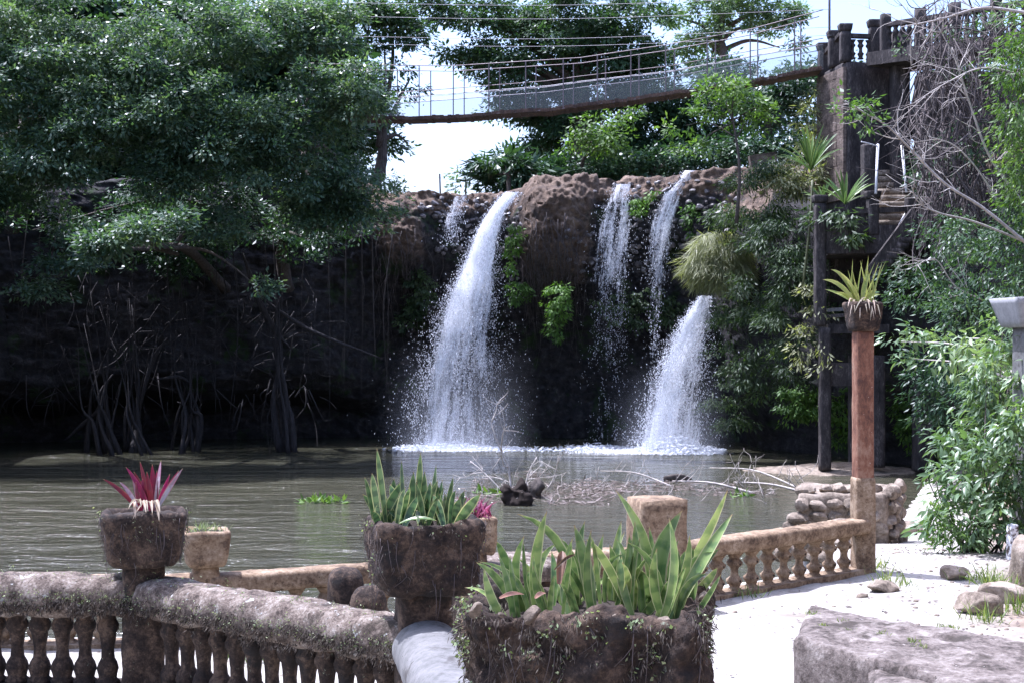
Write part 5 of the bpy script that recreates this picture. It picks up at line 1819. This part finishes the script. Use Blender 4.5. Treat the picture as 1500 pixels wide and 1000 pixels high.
nearp, farp = side(s_px, deck_y(s_px), False), side(s_px, deck_y(s_px), True)
for far in (False, True):
    for nm, yy, r, mt in (('hand_cable', top_y, .022, 'steel'), ('middle_cable', mid_y, .018, 'cable' if far else 'steel'), ('deck_cable', lambda q: deck_y(q) + 1.2, .035, 'steel')):
        V, Fc = tube(side(s_px, yy(s_px), far), r, 5)
        mk(nm, V, Fc, M[mt], bridge)
    a, b = side(s_px, mid_y(s_px) + 8, far), side(s_px, deck_y(s_px) - .5, far)
    V = np.stack([a, b], 1).reshape(-1, 3)
    mk('netting', V, grid_faces(len(s_px), 2), M['net'], bridge)
    V, Fc = tube(side(s_px, mid_y(s_px) + 9, far), .02 if far else .012, 5)
    mk('net_cable', V, Fc, M['cable'], bridge)
for far, lst in ((False, [468, 517, 565, 614, 664, 716, 770, 825, 875, 924, 975, 1036, 1099, 1164]), (True, [486, 535, 582, 631, 680, 732, 785, 840, 887, 936, 988, 1048, 1110, 1173])):
    for px in lst:
        pq = px if not far else px - 0
        if far:      # the far posts: shift along the deck so that they stand on it
            d = B_D(px) + BW
            x = (px - 750) / F * d - .08 * BW
            pq = x * F / B_D(px) + 750
        p0, p1 = side(pq, deck_y(pq), far), side(pq, top_y(pq), far)
        V, Fc = bar(p0, p1, .05, .05)
        mk('post', V, Fc, M['steel'], bridge, False)
# planks, each its own piece; slightly uneven
g = np.random.default_rng(8)
cum = np.concatenate([[0], np.cumsum(np.linalg.norm(np.diff(nearp, axis=0), axis=1))])
npl = int(cum[-1] / .19)
for k in range(npl):
    s = (k + .5) * .19
    c0 = np.array([np.interp(s, cum, nearp[:, i]) for i in range(3)])
    c1 = np.array([np.interp(s, cum, farp[:, i]) for i in range(3)])
    ex = unit(c1 - c0) * g.uniform(.02, .12)
    dz = np.array([0, 0, g.normal() * .015 + .02 * math.sin(s * 1.9)])
    V, Fc = bar(c0 - ex + dz, c1 + ex + dz, .172, .15)
    mk('plank', V, Fc, M['plank'], bridge, False)
for y0, y1, x0 in ((8, -6, 640), (28, 14, 640), (57, 40, 640), (68, 52, 640)):
    V, Fc = tube(spline([P(x0 - 160, y0 - 4, 66), P(x0 + 180, y0, 64), P(1218, y1, 60)], 20), .008, 4)
    mk('suspension_cable', V, Fc, M['cable'], bridge)

# ------------------------------------------------------------------ bridge tower, terrace above it and the stair tower below
TD = 59.5
tw0 = P(1250, 320, TD)
tower = empty('bridge_tower', tw0, 'blackened concrete bridge tower with posts and balusters on top', 'tower')


def prism(pts, z0, z1, amp=0, nz=1, seed=0):
    """upright block over ground points"""
    n = len(pts)
    V, Fc = [], []
    for z in (z0, z1):
        for p in pts:
            V.append((p[0], p[1], z))
    V = np.array(V)
    for j in range(n):
        Fc.append((j, (j + 1) % n, n + (j + 1) % n, n + j))
    Fc.append(tuple(range(n))[::-1])
    Fc.append(tuple(range(n, 2 * n)))
    return V, Fc


zt = CAMZ + (500 - 92) / F * TD
corner, lback, rfront = np.array(XY(1240, TD - .6)), np.array(XY(1200, TD + 2.2)), np.array(XY(1318, TD + .3))
rback = rfront + (lback - corner)
V, Fc = quad_block([corner, rfront, rback, lback], 6, zt, (14, 14, 40), .03, .08, 4, 1.2)
mk('body', V, Fc, M['old'], tower)
# left face in stone courses
for k in range(15):
    z = zt - .1 - (k + 1) * .37
    cuts = [0, .25, .5, .75, 1] if k % 2 == 0 else [0, .13, .38, .63, .88, 1]
    for j in range(len(cuts) - 1):
        a = corner + (lback - corner) * (cuts[j] + .005)
        b = corner + (lback - corner) * (cuts[j + 1] - .005)
        nrm = unit(np.array([(lback - corner)[1], -(lback - corner)[0], 0]))[:2]
        if nrm[0] > 0:
            nrm = -nrm
        V, Fc = bar((*(a + nrm * .07), z), (*(b + nrm * .07), z), .14 + .012 * math.sin(k * 3.1 + j * 1.7), .36)
        mk('stone', V, Fc, M['brickish'], tower, False)
capz = .32
for px, d, y0, y1, w in ((1207, TD + 2.0, 64, 118, .62), (1222, TD + .9, 46, 100, .6), (1238, TD - .3, 36, 92, .55), (1281, TD - .1, 30, 92, .58)):
    x, y = XY(px, d)
    z1, z0 = CAMZ + (500 - y0) / F * d, CAMZ + (500 - y1) / F * d
    V, Fc = rbox((w * .78, w * .78, z1 - z0 - capz), (3, 3, 8), .03, .02, 4, px, loc=(x, y, z0))
    mk('post', V, Fc, M['old'], tower)
    V, Fc = rbox((w * 1.05, w * 1.05, capz), (4, 4, 3), .04, .02, 4, px, bottom=.8, loc=(x, y, z1 - capz))
    mk('post_cap', V, Fc, M['old'], tower)
tb = [baluster_mesh('baluster', .8, .26, M['old'], PROF_FAR)]
a, b = XY(1240, TD - .3), XY(1281, TD - .1)
zr = CAMZ + (500 - 55) / F * TD
V, Fc = bar((*a, zr), (*b, zr), .3, .16)
mk('rail', V, Fc, M['old'], tower, False)
for k in range(3):
    t = (k + .7) / 3.4
    inst('baluster', tb[0], (a[0] + (b[0] - a[0]) * t, a[1] + (b[1] - a[1]) * t, zt + .1), tower)
V, Fc = bar((*XY(1207, TD + 2.0), zr - .35), (*XY(1238, TD - .3), zr + .3), .2, .16)
mk('rail', V, Fc, M['old'], tower, False)
V, Fc = tube([P(1215, 60, 60.5), P(1215, -60, 60.5)], .05, 6)
mk('mast', V, Fc, M['steel'], tower)

terr = empty('upper_terrace', P(1400, 95, 56), 'dark balustraded walkway leading right from the bridge tower', 'walkway')
TPX = [1300, 1350, 1400, 1460, 1540, 1640]
tdp = lambda px: 59.3 - (px - 1300) * .03
for i in range(len(TPX) - 1):
    a, b = TPX[i], TPX[i + 1]
    pa, pb = P(a, 92 - (a - 1300) * .13, tdp(a)), P(b, 92 - (b - 1300) * .13, tdp(b))
    V, Fc = bar(pa, pb, 2.6, .55)
    mk('slab', V, Fc, M['old'], terr, False)
    ra, rb = pa + np.array([-.35, -1.0, 1.35]), pb + np.array([-.35, -1.0, 1.35])
    V, Fc = bar(ra, rb, .3, .18)
    mk('rail', V, Fc, M['old'], terr, False)
    for k in range(5):
        t = (k + .5) / 5
        q = ra * (1 - t) + rb * t
        inst('baluster', tb[0], q - np.array([0, 0, 1.08]), terr, scale=(1, 1, 1.3))
    V, Fc = rbox((.4, .4, 1.9), (3, 3, 6), .03, .02, 4, a, loc=pa + np.array([-.35, -1.0, -.1]))
    mk('post', V, Fc, M['old'], terr)
V, Fc = rbox((.7, .7, 8), (3, 3, 16), .03, .05, 2, 3, loc=P(1318, 330, 58.6))
mk('pier', V, Fc, M['old'], terr)
V, Fc = rbox((5.5, 2.5, 6.2), (22, 12, 26), .3, .6, 1.1, 4, loc=P(1445, 330, 57.5))
mk('rock_pier', V, Fc, M['old'], terr)

SD = 55.5
stt = empty('stair_tower', P(1250, 690, SD), 'blackened concrete stair tower with landings on slim columns, right of the falls', 'stair tower')


def vcol(name, px, y0, y1, w, d=SD, mat='old', cap=False):
    a, b = P(px, y1, d), P(px, y0, d)
    V, Fc = rbox((w, w, b[2] - a[2]), (4, 4, 24), .03, .03, 2.2, px, rz=.08, loc=a)
    mk(name, V, Fc, M[mat], stt)
    if cap:
        V, Fc = rbox((w * 1.4, w * 1.4, .32), (4, 4, 3), .04, .02, 3, px, bottom=.85, rz=.08, loc=b)
        mk('post_cap', V, Fc, M['old'], stt)


def hbar(name, px0, py0, px1, py1, w, h, d=SD, d1=None, mat='old'):
    V, Fc = bar(P(px0, py0, d), P(px1, py1, d1 or d), w, h)
    mk(name, V, Fc, M[mat], stt, False)


vcol('column', 1201, 298, 478, .42, cap=True)
vcol('column', 1208, 480, 688, .42)
vcol('column', 1285, 520, 684, .5)
vcol('column', 1250, 520, 684, .36, SD + 2.5)
vcol('column', 1352, 520, 690, .7, SD + .5)
vcol('post', 1278, 292, 345, .42, cap=True)
vcol('post', 1335, 290, 345, .42)
vcol('post', 1272, 212, 292, .5, SD + 1.5)
hbar('rail', 1201, 313, 1278, 309, .25, .2)
hbar('rail', 1201, 327, 1278, 325, .22, .16)
hbar('rail', 1278, 309, 1335, 306, .25, .2)
hbar('landing_wall', 1201, 352, 1335, 350, .35, 1.1)
hbar('landing', 1201, 372, 1335, 370, 3.2, .3, SD + 1.6)
hbar('rail', 1203, 455, 1250, 452, .2, .14, mat='pale')
hbar('rail', 1203, 464, 1250, 461, .2, .14)
hbar('landing', 1203, 482, 1290, 482, 2.6, .35, SD + 1.3)
hbar('beam', 1208, 548, 1290, 548, .45, .9, SD + .2)
hbar('back_wall', 1215, 430, 1330, 430, .3, 3.2, SD + 3.2)
for k in range(9):
    y = 328 - k * 9.2
    V, Fc = rbox((1.35, .5, .26), (4, 3, 2), .03, .02, 3, k, loc=P(1309, y + 4.5, SD + 1.0 + k * .34))
    mk('step', V, Fc, M['rubble'], stt)
for k in range(10):                    # lower flight running down to the left
    y = 338 + k * 8
    x = 1338 - k * 7
    V, Fc = rbox((.5, 1.2, .24), (3, 4, 2), .03, .02, 3, k, loc=P(x, y + 4, SD - .5))
    mk('step', V, Fc, M['old'], stt)
for a, b, r in (((1286, 212), (1283, 284), .055), ((1321, 214), (1328, 282), .055), ((1340, 290), (1282, 392), .05), ((1286, 214), (1262, 208), .03)):
    V, Fc = tube([P(*a, SD + .4), P(*b, SD - .6)], r, 6)
    mk('pipe_rail', V, Fc, M['pipe'], stt)
hbar('stringer', 1342, 312, 1275, 402, .3, .5, SD - .9)
# low brick wall on the cliff edge left of the tower
V, Fc = bar(P(1098, 237, 64), P(1136, 231, 64), .5, .5)
tag(mk('low_wall', V, Fc, M['brickish'], None, False), 'low brown wall on the cliff edge above the ferns', 'wall')

# ------------------------------------------------------------------ growth on the right bank
g = np.random.default_rng(303)
FB = [B(1115, 290, 61.5, 45, 50), B(1150, 350, 59, 50, 60), B(1105, 410, 62, 42, 70), B(1165, 470, 58, 38, 45), B(1065, 480, 66, 30, 55), B(1130, 545, 61, 55, 45), B(1195, 400, 57.5, 25, 40), B(1165, 410, 58, 40, 40), B(1085, 330, 64, 30, 40), B(1125, 250, 63, 30, 14), B(1075, 570, 66, 30, 60), B(1240, 420, 59, 40, 60), B(1290, 470, 59, 50, 60)]
o = crown('hanging_ferns', None, FB, M['fern'], per_m2=120, leaf=.22, wid=.24, clump_r=.45, per_clump=26, droop=.8, shell=.6, seed=31, bough=.7)
tag(o, 'dark curtain of ferns covering the cliff between the falls and stair tower', 'ferns', None, 'stuff')
o = crown('grass_mound', None, [B(1056, 364, 65.3, 38, 24, 1.2), B(1030, 388, 65.2, 24, 24, .9), B(1062, 396, 65.1, 36, 24, 1.0)], M['straw'], per_m2=330, leaf=.6, wid=.045, clump_r=.25, per_clump=30, droop=1.0, shell=.65, seed=32)
tag(o, 'rounded mound of pale hanging grass above the slanting waterfall', 'grass mound', None, None)
MG = 'hanging moss cushions on the cliff'
for bl, mt, sd, lab in (([B(818, 438, 69.3, 22, 26, .5), B(812, 478, 69.4, 10, 22, .4)], 'moss', 33, 'bright green moss beard hanging right of the brown knob'),
                        ([B(752, 360, 71, 10, 40, .4), B(758, 428, 70.6, 16, 22, .4)], 'moss', 34, 'dull green moss strip on the rock left of the knob'),
                        ([B(615, 420, 72, 22, 30, .4), B(600, 460, 72.6, 20, 24, .4)], 'fern', 35, 'dim green moss on the dark rock left of the broad waterfall'),
                        ([B(935, 300, 70.6, 9, 18, .3), B(955, 285, 70.6, 8, 10, .3), B(1012, 320, 69.6, 10, 24, .3)], 'moss', 36, 'small green plants between the two lacy falls'),
                        ([B(940, 450, 70.6, 70, 30, .4)], 'fern', 37, 'dark green moss behind the threads of falling water')):
    o = crown('hanging_moss', None, bl, M[mt], per_m2=150, leaf=.2, wid=.4, clump_r=.25, per_clump=24, droop=.8, shell=.3, seed=sd)
    tag(o, lab, 'moss', MG)
for bl, sd, lab in (([B(1335, 590, 57.5, 26, 75, .5)], 38, 'green moss wall between the stair tower columns'), ([B(1180, 590, 59.5, 45, 30, .6)], 39, 'green moss low on the cliff left of the stair tower foot'), ([B(1238, 600, 59.8, 28, 50, .4)], 40, 'dark green moss behind the stair tower columns')):
    o = crown('moss_wall', None, bl, M['moss'], per_m2=130, leaf=.22, wid=.4, clump_r=.3, per_clump=24, droop=.8, shell=.3, seed=sd)
    tag(o, lab, 'moss', 'moss under the stair tower')
SG = 'shrubs on the right bank'
o = crown('ivy', None, [B(1188, 180, 61.6, 16, 55, .7), B(1180, 250, 60.5, 40, 30, 1.0), B(1150, 265, 61, 35, 25)], M['straw'], per_m2=70, leaf=.3, wid=.25, clump_r=.4, per_clump=22, droop=.5, shell=.3, seed=41)
tag(o, 'pale feathery growth climbing the left side of the bridge tower', 'climber', SG)
for bl, mt, leaf, pm, sd, lab in (
        ([B(1490, 130, 41, 28, 150, 1.0), B(1520, 260, 41, 45, 90, 1.2), B(1530, 60, 42, 45, 90)], 'leaf_bright', .2, 85, 42, 'bright green curtain of hanging foliage down the right edge'),
        ([B(1405, 345, 45, 55, 35), B(1465, 385, 42, 60, 50), B(1510, 330, 42, 50, 50)], 'leaf_mid', .17, 85, 43, 'leafy shrub under the bare branches at the right'),
        ([B(1350, 425, 45, 45, 35), B(1420, 455, 39, 60, 38), B(1490, 440, 38, 50, 45)], 'leaf_mid', .16, 90, 44, 'shrub spreading above the column planter on the right bank'),
        ([B(1430, 400, 52, 90, 90), B(1390, 560, 50, 70, 70), B(1470, 560, 46, 70, 90), B(1410, 250, 55, 80, 60)], 'leaf_deep', .22, 65, 45, 'shaded dark thicket behind the right bank shrubs'),
        ([B(1225, 318, 55, 30, 14), B(1190, 318, 56.5, 16, 20), B(1245, 345, 54.8, 25, 10)], 'fern', .3, 60, 46, 'ferns growing on the stair tower landing'),
        ([B(1178, 500, 56, 18, 30), B(1205, 520, 55, 10, 20), B(1190, 440, 56, 16, 30)], 'straw', .22, 60, 47, 'straggly pale creeper hanging on the slim stair tower column'),
        ([B(1300, 388, 54.2, 25, 14), B(1345, 395, 54, 28, 25)], 'fern', .34, 50, 48, 'ferns beside the lower stair flight')):
    o = crown('shrub', None, bl, M[mt], per_m2=pm, leaf=leaf, wid=.32, clump_r=.42, per_clump=22, droop=.6, shell=.35, seed=sd)
    tag(o, lab, 'shrub', SG)
o = crown('creeper', None, [B(1400, 45, 51.5, 45, 14), B(1455, 30, 50.5, 40, 16), B(1370, 95, 51.5, 22, 18), B(1440, 110, 50, 40, 30), B(1320, 70, 57, 18, 10), B(1420, 200, 50, 40, 40)], M['leaf_mid'], per_m2=26, leaf=.17, wid=.4, clump_r=.4, per_clump=16, droop=.5, shell=.2, seed=71)
tag(o, 'sparse leafy creeper trailing over the walkway balustrade', 'climber', SG)
# leafy twigs leaning out above the path
mb_ = [B(1345, 495, 27, 40, 16), B(1400, 515, 26, 50, 22), B(1330, 525, 27, 26, 14), B(1440, 500, 24, 40, 24), B(1475, 520, 22, 40, 30)]
t = empty('leaning_shrub', P(1460, 560, 25), 'shrub stretching leafy twigs left in front of the dark columns', 'shrub', SG)
for k, (bx, by) in enumerate(((1335, 500), (1350, 525), (1390, 515), (1430, 495))):
    V, Fc = tube(spline([P(1490, 560, 25), P((1490 + bx) / 2, by + 8, 26), P(bx - 15, by, 27)], 10), np.linspace(.03, .008, 10), 5)
    mk('branch', V, Fc, M['twig'], t)
crown('foliage', t, mb_, M['leaf_bush'], per_m2=75, leaf=.17, wid=.34, clump_r=.22, per_clump=16, droop=.5, shell=.2, seed=49, fine=True)


# sword-leaved plants on the bank
def sword(px, py, d, n, L, lab, seed):
    g = np.random.default_rng(seed)
    b = P(px, py, d)
    t = empty('sword_plant', b, lab, 'plant', 'sword-leaved plants on the right bank')
    for k in range(n):
        a = g.uniform(0, 2 * np.pi)
        e = g.uniform(.25, 1.35)
        dr = np.array([math.cos(a) * math.cos(e), math.sin(a) * math.cos(e) * .7, math.sin(e)])
        blade(t, b, b + dr * L * g.uniform(.7, 1.1), .1 * g.uniform(.8, 1.3), M['cordy'], .1, 7, face=(g.normal() * .3, -.6, .9), prof=.35)


sword(1188, 250, 57.5, 34, 1.9, 'sword-leaved plant below the bridge tower, the higher one', 1)
sword(1238, 300, 56, 22, 1.5, 'sword-leaved plant on the stair landing, right of the higher one', 2)
sword(1205, 296, 56.3, 12, 1.0, 'small sword-leaved plant between the two larger ones', 3)
V, Fc = tube(spline([P(1190, 265, 56.5), P(1186, 330, 56), P(1176, 420, 56)], 12), .05, 5)
tag(mk('bamboo_cane', V, Fc, M['straw']), 'pale cane hanging beside the stair tower column', 'cane')

# bare branches and dead vines
for i, (pts, r, nn, lab) in enumerate((
        ([(1510, 362), (1440, 305), (1385, 270), (1335, 220), (1300, 185), (1265, 165), (1238, 148)], .05, 13, 'long pale bare branch crossing in front of the stairs'),
        ([(1510, 358), (1430, 326), (1375, 312), (1345, 296), (1335, 272)], .04, 7, 'lower pale bare branch reaching left to the stair rail'),
        ([(1500, 300), (1450, 230), (1420, 150), (1400, 90), (1375, 40)], .045, 12, 'upright bare branch in front of the vine-hung walkway'),
        ([(1510, 20), (1440, 12), (1380, 28), (1320, 40)], .05, 11, 'bare branch reaching in along the top of the walkway'),
        ([(1500, 110), (1440, 100), (1390, 120), (1340, 150)], .035, 10, 'bare branch fanning out beneath the walkway'),
        ([(1480, 330), (1440, 260), (1400, 215), (1360, 200)], .035, 10, 'bare twiggy branch in the middle of the dead vines'),
        ([(1440, 440), (1400, 420), (1370, 380), (1340, 390)], .025, 8, 'thin bare twigs above the leaning shrub'))):
    g = np.random.default_rng(500 + i)
    d0 = 40 + 1.5 * (i % 3)
    mb = MB()
    pth = spline([P(a, b, d0 - .4 * k) for k, (a, b) in enumerate(pts)], 24)
    V, Fc = tube(pth, np.linspace(r, r * .3, 24), 6)
    mb.add(V, Fc)
    for k in range(nn):
        j = int(g.integers(4, 23))
        dd_ = unit(pth[j] - pth[j - 1]) + g.normal(size=3) * .7
        branchy(mb, pth[j], dd_, g.uniform(.5, 1.6), r * .35, g, 1, .2, 3)
    t = empty('bare_tree_branch', pth[0], lab, 'branch', 'bare branches on the right bank')
    mb.build('branch', M['twig'], t)
    if i == 0:
        crown('leaves', t, [(pth[j], .45) for j in ((18, 20, 22, 23) if i == 0 else (19, 22))], M['leaf_bright'], per_m2=26, leaf=.17, wid=.45, clump_r=.25, per_clump=10, droop=.2, shell=.1, seed=600 + i)
g = np.random.default_rng(404)
mb = MB()
for k in range(700):
    px, py = 1505 - 165 * g.random() ** .9, g.uniform(12, 300)
    d = g.uniform(49, 53)
    p0 = P(px, py, d)
    L = g.uniform(.8, 3.2)
    if g.random() < .6:
        dr = np.array([g.normal() * .25, g.normal() * .2, -1])
    else:
        dr = g.normal(size=3)
    dr = unit(dr)
    mid = p0 + dr * L * .5 + g.normal(size=3) * .25
    V, Fc = tube(spline([p0, mid, p0 + dr * L + g.normal(size=3) * .15], 7), np.linspace(.028, .009, 7) * g.uniform(.4, 1.6), 4)
    mb.add(V, Fc)
o = mb.build('dead_vines', M['vine'])
tag(o, 'grey tangle of dead vines hanging from the walkway', 'vines', None, 'stuff')

# the big leafy bush beside the path
BB = [B(1412, 645, 16.2, 36, 38), B(1456, 570, 16.4, 42, 52), B(1398, 715, 15.6, 36, 40), B(1440, 690, 15.2, 55, 55), B(1500, 650, 15, 50, 80), B(1415, 770, 15.2, 45, 32), B(1485, 745, 14.9, 40, 45), B(1480, 500, 17, 40, 40), B(1376, 745, 15.3, 22, 36), B(1540, 560, 15.5, 50, 90), B(1460, 630, 16.6, 52, 60), B(1366, 690, 15.8, 14, 12)]
base = on_ground(1435, 15.6)
bush = empty('bush', base, 'big glossy light-green bush on the bank at the right of the path', 'bush')
g = np.random.default_rng(606)
for c, r in BB:
    for k in range(2):
        end = c + np.array(r) * g.normal(size=3) * .5
        mid = (base + end) / 2 + g.normal(size=3) * .1
        V, Fc = tube(spline([base + g.normal(size=3) * np.array([.12, .12, .02]), mid, end], 8), np.linspace(.016, .005, 8), 5)
        mk('stem', V, Fc, M['bark'], bush)
crown('foliage', bush, BB, M['leaf_bush'], per_m2=360, leaf=.115, wid=.32, clump_r=.15, per_clump=14, droop=.35, shell=.35, seed=51, fine=True)
o = crown('low_shrub', None, [B(1385, 790, 15.2, 30, 18), B(1372, 765, 15.1, 18, 20)], M['leaf_bright'], per_m2=420, leaf=.11, wid=.16, clump_r=.12, per_clump=18, droop=-.2, shell=.2, seed=52, fine=True)
tag(o, 'low bright shrub with narrow leaves at the foot of the big bush', 'shrub', None)

SC['n_tri'] = int(sum(len(o.data.loop_triangles) if hasattr(o.data, 'loop_triangles') and o.data.loop_triangles else len(o.data.polygons) * 2 for o in SC.objects if o.type == 'MESH'))
print('faces', sum(len(o.data.polygons) for o in SC.objects if o.type == 'MESH'), 'objects', len(SC.objects))
